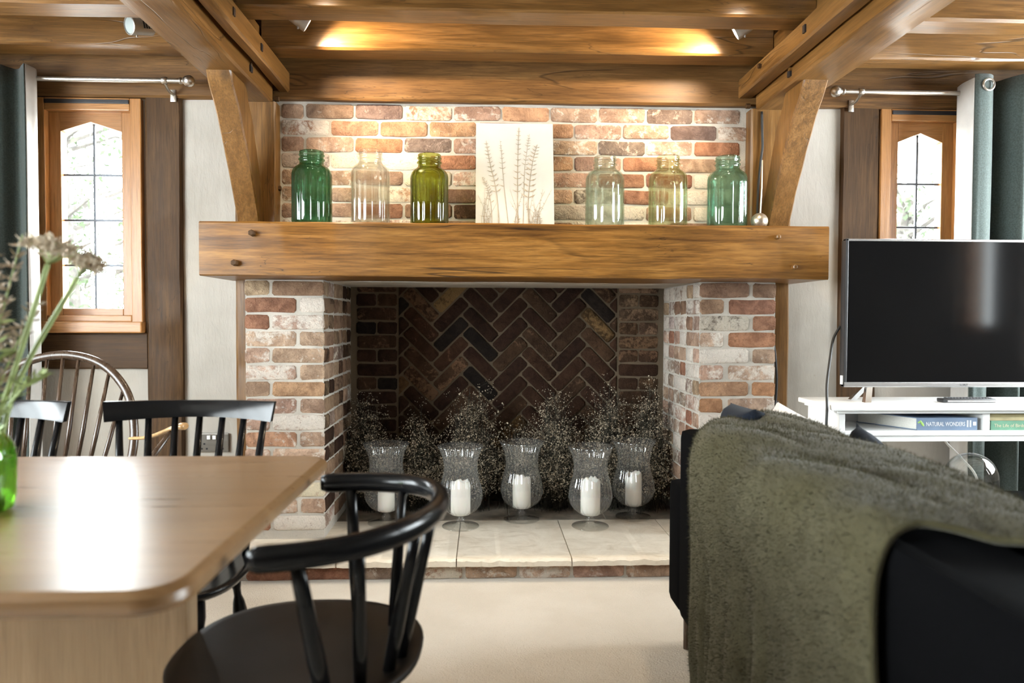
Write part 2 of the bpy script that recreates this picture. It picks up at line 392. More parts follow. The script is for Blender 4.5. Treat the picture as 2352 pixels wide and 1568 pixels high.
def rect_poly(L, H, rn, c=.009):
    j = lambda a: rn.uniform(-a, a)
    p = [(-L/2+c, -H/2+j(.002)), (0+j(.02), -H/2+j(.003)), (L/2-c, -H/2+j(.002)), (L/2+j(.002), -H/2+c), (L/2+j(.002), H/2-c), (L/2-c, H/2+j(.002)), (0+j(.02), H/2+j(.003)), (-L/2+c, H/2+j(.002)), (-L/2+j(.002), H/2-c), (-L/2+j(.002), -H/2+c)]
    return p
_rb = random.Random(3)
STR = [brick_mesh(rect_poly(.212, .064, _rb), _rb.uniform(.003, .0058), .0045, _rb) for _ in range(8)]
HDR = [brick_mesh(rect_poly(.103, .064, _rb), _rb.uniform(.003, .0058), .0045, _rb) for _ in range(6)]
def brick(parent, x, y, z, L, code, rotz=0, H=.064):
    short = L < .155
    me = rng.choice(HDR if short else STR)
    o = inst('brick', me, parent, (x, y, z), rotz, (L/(.103 if short else .212), 1, H/.064))
    o.rotation_euler.y = rng.uniform(-.008, .008)
    if rng.random() < .5: o.scale.x *= 1
    c, a = BCOL[code]; k = rng.uniform(.88, 1.12)
    if code not in 'stuvxy': c = tuple(lerp(p, q, .22)*.80 for p, q in zip(c, (.56, .45, .36)))
    o.color = (c[0]*k, c[1]*k*rng.uniform(.95, 1.05), c[2]*k, min(1, max(0, a+rng.uniform(-.08, .08))))
    return o
# the brick wall above the mantel
chim = struct(MB().box(-1.05, 1.31, YF, YF+.55, 1.243, 2.40).build('wall_chimney', M_mortar, org=(0, YF, 1.46)))
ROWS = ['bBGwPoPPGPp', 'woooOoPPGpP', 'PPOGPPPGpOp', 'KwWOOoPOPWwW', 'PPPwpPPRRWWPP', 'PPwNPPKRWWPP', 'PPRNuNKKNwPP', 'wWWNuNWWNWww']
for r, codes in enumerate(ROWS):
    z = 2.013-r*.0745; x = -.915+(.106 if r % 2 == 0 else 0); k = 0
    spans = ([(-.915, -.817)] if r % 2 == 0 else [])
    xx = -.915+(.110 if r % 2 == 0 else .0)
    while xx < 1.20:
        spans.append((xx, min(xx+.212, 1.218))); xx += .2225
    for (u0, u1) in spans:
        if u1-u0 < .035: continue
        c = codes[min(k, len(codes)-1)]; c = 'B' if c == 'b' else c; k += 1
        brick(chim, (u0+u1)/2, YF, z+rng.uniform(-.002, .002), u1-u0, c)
# the fireplace: two piers with their cheeks, back panel, hearth
fire = thing('brick_fireplace', (.13, 3.28, 0), 'open inglenook fireplace of reclaimed red and whitewashed brick', 'fireplace')
YP, YK, HZ = 3.28, 3.95, .095
pL = MB().box(-1.045, -.706, YP, YK+.1, .0, 1.244).build('pier', M_mortar, fire, org=(-.88, YP, .1))
pR = MB().box(.976, 1.318, YP, YK+.1, .0, 1.244).build('pier', M_mortar, fire, org=(1.15, YP, .1))
LP = [('B', 'N'), ('R', 'W'), ('r', 'W'), ('P', 'P'), ('P', 'P'), ('p', 'P'), ('B', 'o'), ('P', 'P'), ('P', 'W'), ('o', 'P'), ('p', 'p'), ('P', 'p'), ('p', 'w'), ('p', 'P'), ('r', 'W'), ('g', 'N')]
RP = [('N', 'N'), ('N', 'R'), ('K', 'R'), ('p', 'O'), ('W', 'P'), ('P', 'p'), ('o', 'O'), ('O', 'p'), ('W', 'P'), ('P', 'o'), ('p', 'P'), ('P', 'P'), ('p', 'o'), ('P', 'P'), ('P', 'r'), ('g', 'N')]
for k in range(16):
    z = 1.207-k*.0742; h = .064
    if z < HZ+.012: continue
    if z-h/2 < HZ: h = 2*(z-HZ)
    a, b = LP[k]
    if k % 2 == 0: brick(pL, -.995, YP, z, .106, a, H=h); brick(pL, -.815, YP, z, .226, b, H=h)
    else: brick(pL, -.935, YP, z, .220, a, H=h); brick(pL, -.755, YP, z, .106, b, H=h)
    a, b = RP[k]
    if k % 2 == 0: brick(pR, 1.085, YP, z, .222, a, H=h); brick(pR, 1.268, YP, z, .104, b, H=h)
    else: brick(pR, 1.028, YP, z, .106, a, H=h); brick(pR, 1.212, YP, z, .214, b, H=h)
    y = YP+.004; q = 0
    ln = [.10, .10, .215, .10, .10] if k % 2 == 0 else [.215, .10, .10, .10, .10]
    for L in ln:
        if y+L > YK+.01: L = YK-y
        if L < .03: break
        brick(pL, -.706, y+L/2, z, L-.006, rng.choice('NNgBNuuxt'), PI/2, H=h)  # darker brick codes put the shade of this cheek into its colour
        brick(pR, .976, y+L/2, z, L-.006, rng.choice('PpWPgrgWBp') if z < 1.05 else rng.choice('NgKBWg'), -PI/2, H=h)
        y += L+.009
fb = MB().box(-.72, 1.0, YK, YK+.1, 0, 1.6).build('fireback', M_mortar_d, fire, org=(.13, YK, .1))
MB().box(-.74, 1.0, YF+.03, YK+.1, 1.6, 1.7).build('throat_lid', M_mortar_d, fire)
X0, X1, Z0, Z1 = -.450, .720, HZ, 1.32
def clip(poly):
    for (ax, sgn, lim) in ((0, 1, X0), (0, -1, X1), (1, 1, Z0), (1, -1, Z1)):
        out = []
        for i in range(len(poly)):
            a, b = poly[i-1], poly[i]; da, db = sgn*(a[ax]-lim), sgn*(b[ax]-lim)
            if (da >= 0) != (db >= 0):
                t = da/(da-db); out.append((a[0]+(b[0]-a[0])*t, a[1]+(b[1]-a[1])*t))
            if db >= 0: out.append(b)
        poly = out
        if not poly: return []
    return poly
W_ = .0745; hx, hz = -.5417, .044
def hb(u0, u1, v0, v1):
    g = .005/W_; c = .12
    u0 += g; u1 -= g; v0 += g; v1 -= g
    pts = [(u0+c, v0), (u1-c, v0), (u1, v0+c), (u1, v1-c), (u1-c, v1), (u0+c, v1), (u0, v1-c), (u0, v0+c)]
    return [(hx+(u-v)*W_*.7071, hz+(u+v)*W_*.7071) for u, v in pts]
SPEC = 0
for m in range(-3, 7):
    for n in range(-30, 40):
        for kind in 'HV':
            u = n+6*m
            pl = hb(u, u+3, n, n+1) if kind == 'H' else hb(u+3, u+4, n-2, n+1)
            pl = clip(pl)
            if len(pl) < 3: continue
            ar = abs(sum(pl[i-1][0]*pl[i][1]-pl[i][0]*pl[i-1][1] for i in range(len(pl))))/2
            if ar < .0006: continue
            cx = sum(p[0] for p in pl)/len(pl); cz = sum(p[1] for p in pl)/len(pl)
            me = brick_mesh([(x-cx, z-cz) for x, z in pl], rng.uniform(.004, .010), .005, rng)
            o = inst('brick', me, fb, (cx, YK, cz))
            c, a = BCOL[rng.choice('sstttuvsytsu')]; k = rng.uniform(.8, 1.25); o.color = (c[0]*k, c[1]*k, c[2]*k, a*rng.uniform(.5, 1.4))
for k in range(16):
    z = 1.250-k*.0745
    if z < HZ+.02: continue
    if k % 2 == 0:
        brick(fb, -.567, YK, z, .206, rng.choice('stu')); brick(fb, .838, YK, z, .212, rng.choice('tuxs'))
    else:
        for x in (-.622, -.511): brick(fb, x, YK, z, .102, rng.choice('stuv'))
        for x in (.783, .893): brick(fb, x, YK, z, .102, rng.choice('tuux'))
hb0 = MB().box(-1.18, 1.30, 3.02, 3.395, 0, HZ-.032).box(-.71, .98, 3.395, YK, 0, HZ-.032).build('hearth_base', M_mortar, fire, org=(.1, 3.02, 0))
x = -1.19
for i, c in enumerate('NrrgwPpPPrpPo'):
    L = .212
    if x+L > 1.32: break
    brick(hb0, x+L/2, 3.02, .034, L, {0: 'N'}.get(i, c), H=.062); x += .2235
def slab(x0, x1, y0, y1, t=.032, chip=True, ms=None):
    m = MB(); n = 48; rn = random.Random(int(x0*1000)+int(y0*100)); z1 = HZ; z0 = HZ-t
    top = []; mid = []; bot = []
    for i in range(n+1):
        xx = lerp(x0, x1, i/n); d = mnoise.noise((xx*22, y0*9, 3.1))*.009+mnoise.noise((xx*70, y0*9, 7.7))*.005 if chip else 0
        top.append((xx, y0+.010+d*1.2, z1)); mid.append((xx, y0+.001+d, z1-.010+d*.5)); bot.append((xx, y0+.004+d*.8, z0))
    bt = [(p[0], y1, z1) for p in top]; bb = [(p[0], y1, z0) for p in top]
    rows = [bb, bt, top, mid, bot]
    vs = [p for r in rows for p in r]; N = n+1
    fs = [(r*N+i, r*N+i+1, (r+1)*N+i+1, (r+1)*N+i) for r in range(4) for i in range(n)]+[(4*N+i, 4*N+i+1, i+1, i) for i in range(n)]
    fs += [(0, N, 2*N, 3*N, 4*N), (n, 4*N+n, 3*N+n, 2*N+n, N+n)]
    return m.add(vs, fs).build('hearth_slab', ms or M_stone, fire, org='c', auto=40)
for (x0, x1) in ((-1.19, -.598), (-.593, -.110), (-.105, .363), (.368, .843), (.848, 1.31)): slab(x0, x1, 2.975, 3.556)
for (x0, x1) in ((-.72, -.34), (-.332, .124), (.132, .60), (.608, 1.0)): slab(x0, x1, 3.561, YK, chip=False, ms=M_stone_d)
MB().box(-1.18, 1.30, 2.995, 3.395, HZ-.033, HZ-.003).box(-.71, .98, 3.395, YK, HZ-.033, HZ-.003).build('mortar_bed', M_mortar, fire)

# ---------------------------------------------------------------- oak frame
def beam(name, x0, x1, y0, y1, z0, z1, m, ax, label, cat, c=.008, wob=.004, group=None, parent=None, seed=0, kind=None, n=28):
    """a hewn timber: octagonal section along ax with slightly wandering arrises"""
    lo, hi = [x0, y0, z0], [x1, y1, z1]; o = [i for i in range(3) if i != ax]
    a0, a1 = lo[o[0]], hi[o[0]]; b0, b1 = lo[o[1]], hi[o[1]]
    sec = [(a0+c, b0), (a1-c, b0), (a1, b0+c), (a1, b1-c), (a1-c, b1), (a0+c, b1), (a0, b1-c), (a0, b0+c)]
    mb = MB(); vs = []
    for i in range(n+1):
        t = i/n; p = lerp(lo[ax], hi[ax], t)
        for k, (a, b) in enumerate(sec):
            q = [0, 0, 0]; q[ax] = p; s = seed*7.3+k//2*3.1
            q[o[0]] = a+mnoise.noise((p*3.1, s, .5))*wob+mnoise.noise((p*11, s, 2.5))*wob*.35
            q[o[1]] = b+mnoise.noise((p*3.1, s, 9.5))*wob+mnoise.noise((p*11, s, 5.5))*wob*.35
            vs.append(q)
    fs = [(i*8+k, i*8+(k+1) % 8, (i+1)*8+(k+1) % 8, (i+1)*8+k) for i in range(n) for k in range(8)]+[tuple(range(7, -1, -1)), tuple(n*8+k for k in range(8))]
    ob = mb.add(vs, fs).build(name, m, parent, org='c', auto=35)
    tag(ob, label, cat, group, kind); return ob
def peg(parent, x, y, z, ax='x', r=.010, L=.02, m=None):
    d = {'x': (1, 0, 0), 'y': (0, 1, 0)}[ax]
    p = Vector((x, y, z)); q = p+Vector(d)*L
    return MB().tube([p, p.lerp(q, .92), q], [r, r, r*.7], 6).build('peg', m or darkX, parent, org='c')
plateX = oak('oak_plate_x', (.066, .030, .009), (.150, .071, .021), (.23, .118, .038), ax=0, rough=.5, spec=.3)
plate = beam('wall_plate', XL+.02, XR-.02, 3.362, 3.56, 2.056, 2.41, plateX, 0, 'long horizontal oak wall plate running above brickwork and both windows', 'beam', seed=1, n=60)
beam('oak_ledger', -.918, -.868, -.9, 3.36, 2.088, 2.178, oakY, 1, 'slim oak ledger along inner face of the tie beam nearer the dining table', 'beam', seed=2, n=44)
beam('oak_ledger', 1.163, 1.232, -.9, 3.36, 2.088, 2.172, oakY, 1, 'slim oak ledger along inner face of the tie beam nearer the television', 'beam', seed=3, n=44)
tbL = beam('tie_beam', -1.108, -.935, -.9, 3.33, 2.03, 2.30, oakY, 1, 'heavy oak tie beam resting on the post nearer the dining table', 'beam', seed=4, n=44)
tbR = beam('tie_beam', 1.238, 1.418, -.9, 3.33, 2.03, 2.30, oakY, 1, 'heavy oak tie beam resting on the post nearer the television', 'beam', seed=5, n=44)
for (yy, zz) in ((3.02, 2.09),): peg(tbL, -.94, yy, zz, 'x', .010, .012)
for (yy, zz) in ((2.95, 2.085), ): peg(tbR, 1.228, yy, zz, 'x', .009, .016, oakX)
names = ['first', 'second', 'third', 'fourth', 'fifth']
lab = {0: 'lit by the spotlights, nearest the brick wall', 1: 'second from the brick wall'}
JY = [(3.135, 3.262), (2.728, 2.858), (2.33, 2.46), (1.93, 2.06), (1.53, 1.66), (1.13, 1.26), (.73, .86)]
for i, (y0, y1) in enumerate(JY):
    for (x0, x1, side) in ((XL, -1.10, 'dining table bay'), (-.925, 1.236, 'fireplace bay'), (1.41, XR, 'television bay')):
        pos = ['nearest the front wall', 'second from the front wall', 'third from the front wall', 'fourth from the front wall', 'fifth from the front wall', 'sixth from the front wall', 'seventh from the front wall'][i]
        beam('ceiling_joist', x0, x1, y0, y1, 2.20, 2.40, oakX, 0, f'square oak ceiling joist over the {side}, {pos}', 'joist', seed=10+i*3+x0, group='oak ceiling joists', n=24)
postL = beam('oak_post', -1.104, -.922, 3.33, 3.55, 0, 2.035, oakZ, 2, 'upright oak post between cream plaster and bricks, at the dining table end of mantel', 'post', seed=40)
postR = beam('oak_post', 1.216, 1.405, 3.33, 3.55, 0, 2.035, oakZ, 2, 'upright oak post between bricks and plaster at the television end of mantel', 'post', seed=41)
for par, x, y, z in ((tbL, -.9335, 3.02, 2.073), (tbR, 1.2365, 2.96, 2.07)): MB().box(x-.006, x+.004, y-.013, y+.013, z-.013, z+.013).build('peg_hole', M_dark, par, org='c')
for par, x, ys in ((D.objects['oak_ledger'], -.868, ((2.62, 2.135), (2.94, 2.13))), (D.objects['oak_ledger.001'], 1.163, ((2.66, 2.13),))):
    for y, z in ys: MB().box(x-.004, x+.004, y-.010, y+.010, z-.014, z+.014).build('peg_hole', M_dark, par, org='c')
peg(D.objects['oak_ledger.001'], 1.150, 3.08, 2.14, 'x', .011, .016)
peg(postL, -.926, 3.375, 1.66, 'x', .012, .014); peg(postR, 1.200, 3.38, 1.66, 'x', .010, .018)
peg(postL, -.93, 3.345, 2.05, 'x', .012, .02); peg(postR, 1.196, 3.345, 2.05, 'x', .012, .02)
def brace(x0, x1, label, seed):
    fr = [(2.905, 2.03), (2.93, 1.995), (3.0, 1.915), (3.078, 1.81), (3.15, 1.70), (3.215, 1.59), (3.262, 1.50), (3.285, 1.452)]
    bk = [(3.085, 2.03), (3.115, 1.985), (3.165, 1.915), (3.215, 1.82), (3.262, 1.72), (3.30, 1.62), (3.335, 1.52), (3.345, 1.452)]
    fr = crom(fr, 4); bk = crom(bk, 4); n = len(fr); vs = []
    for i in range(n):
        w_ = mnoise.noise((i*.3, seed, 0))*.003
        c = .006
        (fy, fz), (by, bz) = fr[i], bk[i]
        vs += [(x0+c+w_, fy, fz), (x1-c+w_, fy, fz), (x1+w_, fy+c, fz+c*.4), (x1+w_, by, bz), (x0+w_, by, bz), (x0+w_, fy+c, fz+c*.4)]
    fs = [(i*6+k, i*6+(k+1) % 6, (i+1)*6+(k+1) % 6, (i+1)*6+k) for i in range(n-1) for k in range(6)]+[tuple(range(5, -1, -1)), tuple((n-1)*6+k for k in range(6))]
    return tag(MB().add(vs, fs).build('curved_brace', oakZ, None, org='c', auto=40), label, 'brace', 'curved oak knee braces')
brace(-1.073, -.976, 'curved oak knee brace rising from mantel beside the darkest green jar', 1)
brace(1.272, 1.372, 'curved oak knee brace rising from mantel behind the silver ball', 2)
# mantel
man = beam('mantel_beam', -1.137, 1.429, 3.0, 3.40, 1.2435, 1.4625, oakM, 0, 'massive honey oak mantel beam carrying the row of glass jars', 'mantel', c=.006, wob=.003, seed=50, n=60)
for (x, z) in ((-.924, 1.414), (-.993, 1.295)): peg(man, x, 3.005, z, 'y', .013, -.032, darkZ)
for (x, z) in ((1.208, 1.415), (1.279, 1.292)): peg(man, x, 3.005, z, 'y', .010, -.03, oakX)
# dark posts and rails in the front wall
beam('wall_post', -1.513, -1.357, 3.375, 3.5, 0, 2.06, darkZ, 2, 'dark oak wall post between the window with the hoop chair below it and cream plaster', 'post', seed=60)
beam('wall_post', 1.662, 1.838, 3.375, 3.5, 0, 2.06, darkZ, 2, 'dark oak wall post beside the television, left of its window', 'post', seed=61)
beam('wall_rail', -2.72, -1.515, 3.378, 3.5, .844, 1.006, darkX, 0, 'dark oak rail under the window above the hoop back chair', 'rail', seed=62)
beam('wall_post', -2.20, -2.01, 3.375, 3.5, 0, 2.06, darkZ, 2, 'dark oak wall post mostly hidden by the curtain at the hoop chair end', 'post', seed=63)
beam('wall_post', 2.27, 2.44, 3.375, 3.5, 0, 2.06, darkZ, 2, 'dark oak wall post hidden behind the curtain near the television', 'post', seed=64)
beam('wall_rail', 1.84, 2.27, 3.378, 3.5, .844, 1.006, darkX, 0, 'dark oak rail under the window behind the television', 'rail', seed=65)
MB().box(-1.53, -1.34, 3.388, 3.40, 0, .09, .004).build('baseboard_left', darkX); D.objects['baseboard_left']['kind'] = 'structure'

# ---------------------------------------------------------------- windows
def gothic(x0, x1, z0, zs, za):
    return [(x0, z0), (x1, z0), (x1, zs), ((x0+x1)/2, za), (x0, zs)]
def front_window(name, b, lab):
    x0, x1, z0, z1 = b
    W = D.objects.new(name, None); COL.objects.link(W); W.location = ((x0+x1)/2, 3.40, z0); ORG[W.name] = Vector(W.location); W['kind'] = 'structure'
    f = .048; y0, y1 = 3.372, 3.48
    MB().box(x0, x0+f, y0, y1, z0, z1, .004).build('frame', frmZ, W); MB().box(x1-f, x1, y0, y1, z0, z1, .004).build('frame', frmZ, W)
    MB().box(x0+f, x1-f, y0, y1, z1-.055, z1, .004).build('frame', frmX, W)
    MB().box(x0+f, x1-f, y0, y1, z0+.045, z0+.072, .004).build('frame', frmX, W)
    MB().box(x0-.004, x1+.004, 3.352, 3.50, z0-.006, z0+.045, .006).build('sill', frmX, W)
    MB().box(x0+.05, x1-.05, 3.366, 3.374, z1-.026, z1-.008, .002).build('vent_strip', M_strip, W)
    # casement: stiles, bottom rail and pointed head
    cx0, cx1, cz0, cz1 = x0+f, x1-f, z0+.072, z1-.055; s = .052; cy0, cy1 = 3.405, 3.455
    gx0, gx1, gz0 = cx0+s, cx1-s, cz0+.032; zs, za = gz0+.795, gz0+.838
    MB().box(cx0, gx0, cy0, cy1, cz0, cz1, .003).build('casement_stile', frmZ, W); MB().box(gx1, cx1, cy0, cy1, cz0, cz1, .003).build('casement_stile', frmZ, W)
    MB().box(gx0, gx1, cy0, cy1, cz0, gz0, .003).build('casement_rail', frmX, W)
    xm = (gx0+gx1)/2
    MB().prism([(gx0, zs), (xm, za), (gx1, zs), (gx1, cz1), (gx0, cz1)], 'y', cy0, cy1).build('casement_head', frmX, W)
    # leaded panes
    zz = [gz0, gz0+.196, gz0+.400, gz0+.604]
    for i in range(4):
        for (a, c2) in ((gx0, xm), (xm, gx1)):
            g = .002
            if i < 3: pl = [(a+g, zz[i]+g), (c2-g, zz[i]+g), (c2-g, zz[i+1]-g), (a+g, zz[i+1]-g)]
            else: pl = [(a+g, zz[3]+g), (c2-g, zz[3]+g), (c2-g, zs if c2 == gx1 else za), (a+g, za if a == xm else zs)]
            MB().prism(pl, 'y', 3.432, 3.436).build('pane', M_pane, W)
    for z in zz[1:]: MB().box(gx0, gx1, 3.428, 3.440, z-.0045, z+.0045, .002).build('came', M_lead, W)
    MB().box(xm-.0045, xm+.0045, 3.4275, 3.4405, gz0, za-.004, .002).build('came', M_lead, W)
    return W
front_window('window_1', (-1.998, -1.530, 1.012, 2.052), '')
front_window('window_2', (1.844, 2.255, 1.012, 2.056), '')
def side_window(name, ax, c, a0, a1, z0, z1, nx, nz):
    """plain window or glazed door outside the frame of the photograph: oak frame, bars, panes"""
    W = D.objects.new(name, None); COL.objects.link(W); W['kind'] = 'structure'
    W.location = (c, (a0+a1)/2, z0) if ax == 'x' else ((a0+a1)/2, c, z0); ORG[W.name] = Vector(W.location)
    def B(u0, u1, d, z0_, z1_, nm, m):
        (MB().box(c-d, c+d, u0, u1, z0_, z1_) if ax == 'x' else MB().box(u0, u1, c-d, c+d, z0_, z1_)).build(nm, m, W)
    f = .05
    B(a0, a0+f, .04, z0, z1, 'frame', frmZ); B(a1-f, a1, .04, z0, z1, 'frame', frmZ); B(a0+f, a1-f, .04, z0, z0+f, 'frame', frmX); B(a0+f, a1-f, .04, z1-f, z1, 'frame', frmX)
    us = [lerp(a0+f, a1-f, i/nx) for i in range(nx+1)]; zs = [lerp(z0+f, z1-f, i/nz) for i in range(nz+1)]
    for u in us[1:-1]: B(u-.02, u+.02, .03, z0+f, z1-f, 'mullion', frmZ)
    for i in range(nx):
        for j in range(nz): B(us[i]+.02, us[i+1]-.02, .003, zs[j]+.002, zs[j+1]-.002, 'pane', M_pane)
side_window('window_3', 'x', XL-.1, -.9, 2.2, .85, 2.05, 5, 1)
side_window('window_4', 'x', XR+.1, 1.08, 1.42, 1.0, 2.05, 1, 3)
side_window('window_5', 'x', XR+.1, 1.7, 3.2, .80, 2.10, 2, 1)

# ---------------------------------------------------------------- garden beyond the windows
struct(MB().box(-40, 40, 3.8, 60, -.5, -.1).build('ground_outside', M_lawn))
def garden_tree(x, y, h, r, label, seed):
    T = thing('garden_tree', (x, y, -.1), label, 'tree', 'trees in the garden'); rn = random.Random(seed)
    MB().tube([(x, y, -.2), (x+.1, y, h*.3), (x-.05, y+.1, h*.62), (x+.1, y, h*.9)], [.16, .12, .09, .03], 8).build('trunk', M_bark, T)
    mb = MB(); nb = MB()
    for i in range(20):
        z = h*rn.uniform(.15, .72); a = rn.uniform(0, 6.28); L = r*rn.uniform(.5, 1.0)
        nb.tube([(x, y, z), (x+math.cos(a)*L*.5, y+math.sin(a)*L*.5, z+L*.25), (x+math.cos(a)*L, y+math.sin(a)*L, z+L*.3)], [.035, .02, .006], 5)
        for k in range(100):
            t = rn.uniform(.3, 1.1); p = Vector((x+math.cos(a)*L*t, y+math.sin(a)*L*t, z+L*.3*t))+Vector((rn.gauss(0, .16), rn.gauss(0, .16), rn.gauss(0, .16)))*r*.8
            u = Vector((rn.gauss(0, 1), rn.gauss(0, 1), rn.gauss(0, 1))).normalized()*rn.uniform(.03, .06); v = u.cross(Vector((rn.gauss(0, 1), rn.gauss(0, 1), rn.gauss(0, 1)))).normalized()*.022
            mb.add([p-u, p+v, p+u, p-v], [(0, 1, 2, 3)])
    nb.build('branches', M_bark, T)
    tag(mb.build('foliage', M_leaf, T, fix=False), kind='stuff')
for i, (x, y, h, r, l) in enumerate([(-4.6, 8.2, 4.2, 1.5, 'pale leafy garden tree seen through right panes of the window above hoop chair'), (-6.4, 10.5, 4.0, 1.8, 'leafy garden tree seen through left panes of the window above hoop chair'),
        (-5.3, 13.5, 2.4, 1.9, 'low leafy garden tree farthest beyond the window above hoop chair'),
        (5.2, 8.8, 3.6, 1.4, 'leafy garden tree seen through the window behind the television'), (6.9, 11.0, 2.9, 1.6, 'lower garden tree farther off beyond the window behind the television')]):
    garden_tree(x, y, h, r, l, i+1)

# ---------------------------------------------------------------- lamps
def spot_lamp(x, y, z, aim, label, lit=True, energy=22, angle=105, blend=.55, ceil=2.40):
    T = thing('ceiling_spotlight', (x, y, ceil), label, 'spotlight', 'ceiling spotlights')
    d = (Vector(aim)-Vector((x, y, z))).normalized(); q = d.to_track_quat('Z', 'Y').to_matrix().to_4x4(); mx = Matrix.Translation((x, y, z)) @ q
    bm = bmesh.new(); mb = MB(); mb.lathe([(.022, -.075), (.030, -.070), (.033, -.02), (.034, 0), (.036, .006), (.036, .022), (.033, .024), (.031, .018)], 24)
    mb.v = [tuple(mx @ Vector(v)) for v in mb.v]; b = mb.build('lamp_head', M_grey, T, auto=40)
    sl = MB()
    for k in range(5):
        for s in (-1, 1): sl.box(s*.0335-.001, s*.0335+.001, -.014, .014, -.062+k*.010, -.057+k*.010)
    sl.v = [tuple(mx @ Vector(v)) for v in sl.v]; sl.build('cooling_slots', M_dark, b)['kind'] = 'stuff'
    le = MB().lathe([(.0, .017), (.030, .017), (.030, .020), (.0, .020)], 20); le.v = [tuple(mx @ Vector(v)) for v in le.v]
    le.build('lens', M_bulb if lit else M_frost, b)
    yk = MB()
    side = (mx.to_3x3() @ Vector((0, 1, 0)))
    c = Vector((x, y, z)); e1 = c+side*.042; e2 = c-side*.042; top = Vector((x, y, ceil-.02))
    up = Vector((x, y, max(z, c.z)+.075))
    yk.tube([e1, e1+Vector((0, 0, .05)), up, e2+Vector((0, 0, .05)), e2], .004, 6)
    yk.build('bracket', M_grey, T)
    MB().tube([up, top], .006, 8).build('stem', M_grey, T)
    MB().lathe([(.0, 0), (.045, 0), (.045, -.018), (.0, -.02)], 24, (x, y, ceil)).build('ceiling_plate', M_grey, T)
    if lit:
        L = D.lights.new('spot_bulb', 'SPOT'); L.energy = energy; L.color = (1.0, .80, .54); L.spot_size = math.radians(angle); L.spot_blend = blend; L.shadow_soft_size = .022
        o = D.objects.new('spot_bulb', L); COL.objects.link(o); o.parent = T
        p = Vector((x, y, z))+d*.018; o.location = p-Vector((x, y, ceil)); o.rotation_euler = d.to_track_quat('-Z', 'Y').to_euler()
spot_lamp(-.715, 2.975, 2.252, (.10, 3.30, 1.78), 'lit spotlight between joists above the darkest green jar', energy=115, angle=142, blend=1.0)
spot_lamp(1.035, 2.975, 2.252, (.22, 3.30, 1.78), 'lit spotlight between joists above the teal jar by the silver ball', energy=115, angle=142, blend=1.0)
spot_lamp(-1.362, 2.96, 2.212, (-1.9, 2.2, 2.0), 'unlit spotlight with pale round lens over the window with hoop chair', lit=False)
spot_lamp(1.62, 2.97, 2.225, (1.4, 2.6, 2.1), 'unlit spotlight half hidden behind the tie beam nearer the television', lit=False)
spot_lamp(-.60, 2.62, 2.25, (-.35, 3.05, 1.1), 'lit spotlight of the second row, out of view above mantel at the dining table side', energy=45, angle=120)
spot_lamp(.98, 2.62, 2.25, (.7, 3.05, 1.1), 'lit spotlight of the second row, out of view above mantel at the television side', energy=45, angle=120)

# ---------------------------------------------------------------- things on the mantel
ZM = 1.4625
def jar_mesh(h, rb, rn_, lobes):
    k = rb/.084; hb_ = h-.105
    out = [(0, .004), (.045*k, .002), (.066*k, 0), (.078*k, .006), (.084*k, .022), (.084*k, hb_*.5), (.084*k, hb_-.01), (.0835*k, hb_+.008), (.0805*k, hb_+.021), (.073*k, hb_+.033), (.061*k, hb_+.042), (rn_, hb_+.050), (rn_-.002, hb_+.064), (rn_+.003, hb_+.067), (rn_+.003, hb_+.072), (rn_-.002, hb_+.075), (rn_-.002, hb_+.083), (rn_+.002, hb_+.086), (rn_+.002, hb_+.090), (rn_-.001, hb_+.093), (rn_, h-.004), (rn_-.003, h)]
    t = .0042
    inn = [(rn_-t, h-.002), (rn_-t-.002, hb_+.06), (.057*k, hb_+.038), (.069*k, hb_+.029), (.0765*k, hb_+.018), (.0795*k, hb_+.006), (.0795*k, hb_-.01), (.079*k, .03), (.070*k, .013), (.04*k, .011), (0, .012)]
    def rib(a, z, r):
        f = max(0, min(1, (hb_+.034-z)/.03))*max(0, min(1, z/.02)) if r > .03 else 0
        return 1-f*(.078*(1-abs(math.sin(lobes*a/2)))**2.2)
    mb = MB(); mb.lathe(out+inn, 112, rib=rib); return mb
def jar(name, x, top, wd, neck, total, lobes, label, rot, y=3.17):
    tint = tuple(c**.25 for c in total); edge = tuple(c**.62 for c in total)
    m = glassm('glass_'+name, tint, body=.20, edge=edge)
    mb = jar_mesh(top-ZM, wd/2, neck/2, lobes); c, s = math.cos(rot), math.sin(rot)
    mb.v = [(x+a*c-b*s, y+a*s+b*c, ZM+.0005+z) for a, b, z in mb.v]
    return tag(mb.build('glass_jar', m, None, smooth=True, org=(x, y, ZM)), label, 'jar', 'glass jars along the mantel')
jar('a', -.728, 1.780, .168, .104, (.085, .30, .15), 12, 'deep emerald green ribbed glass jar at the end of the mantel row', .1)
jar('b', -.481, 1.787, .165, .102, (.90, .92, .90), 12, 'clear colourless ribbed glass jar between emerald and olive jars', .3)
jar('c', -.231, 1.773, .163, .100, (.23, .27, .025), 12, 'dark olive green ribbed glass jar next to the white plaster picture', .2)
jar('d', .522, 1.773, .168, .096, (.62, .76, .69), 8, 'very pale blue green glass jar next to the white plaster picture', .40)
jar('e', .796, 1.777, .167, .100, (.68, .75, .50), 8, 'pale yellow green glass jar, middle one of the three lighter jars', .2)
jar('f', 1.056, 1.779, .170, .104, (.30, .57, .46), 8, 'teal green glass jar next to the silver ball', .05)
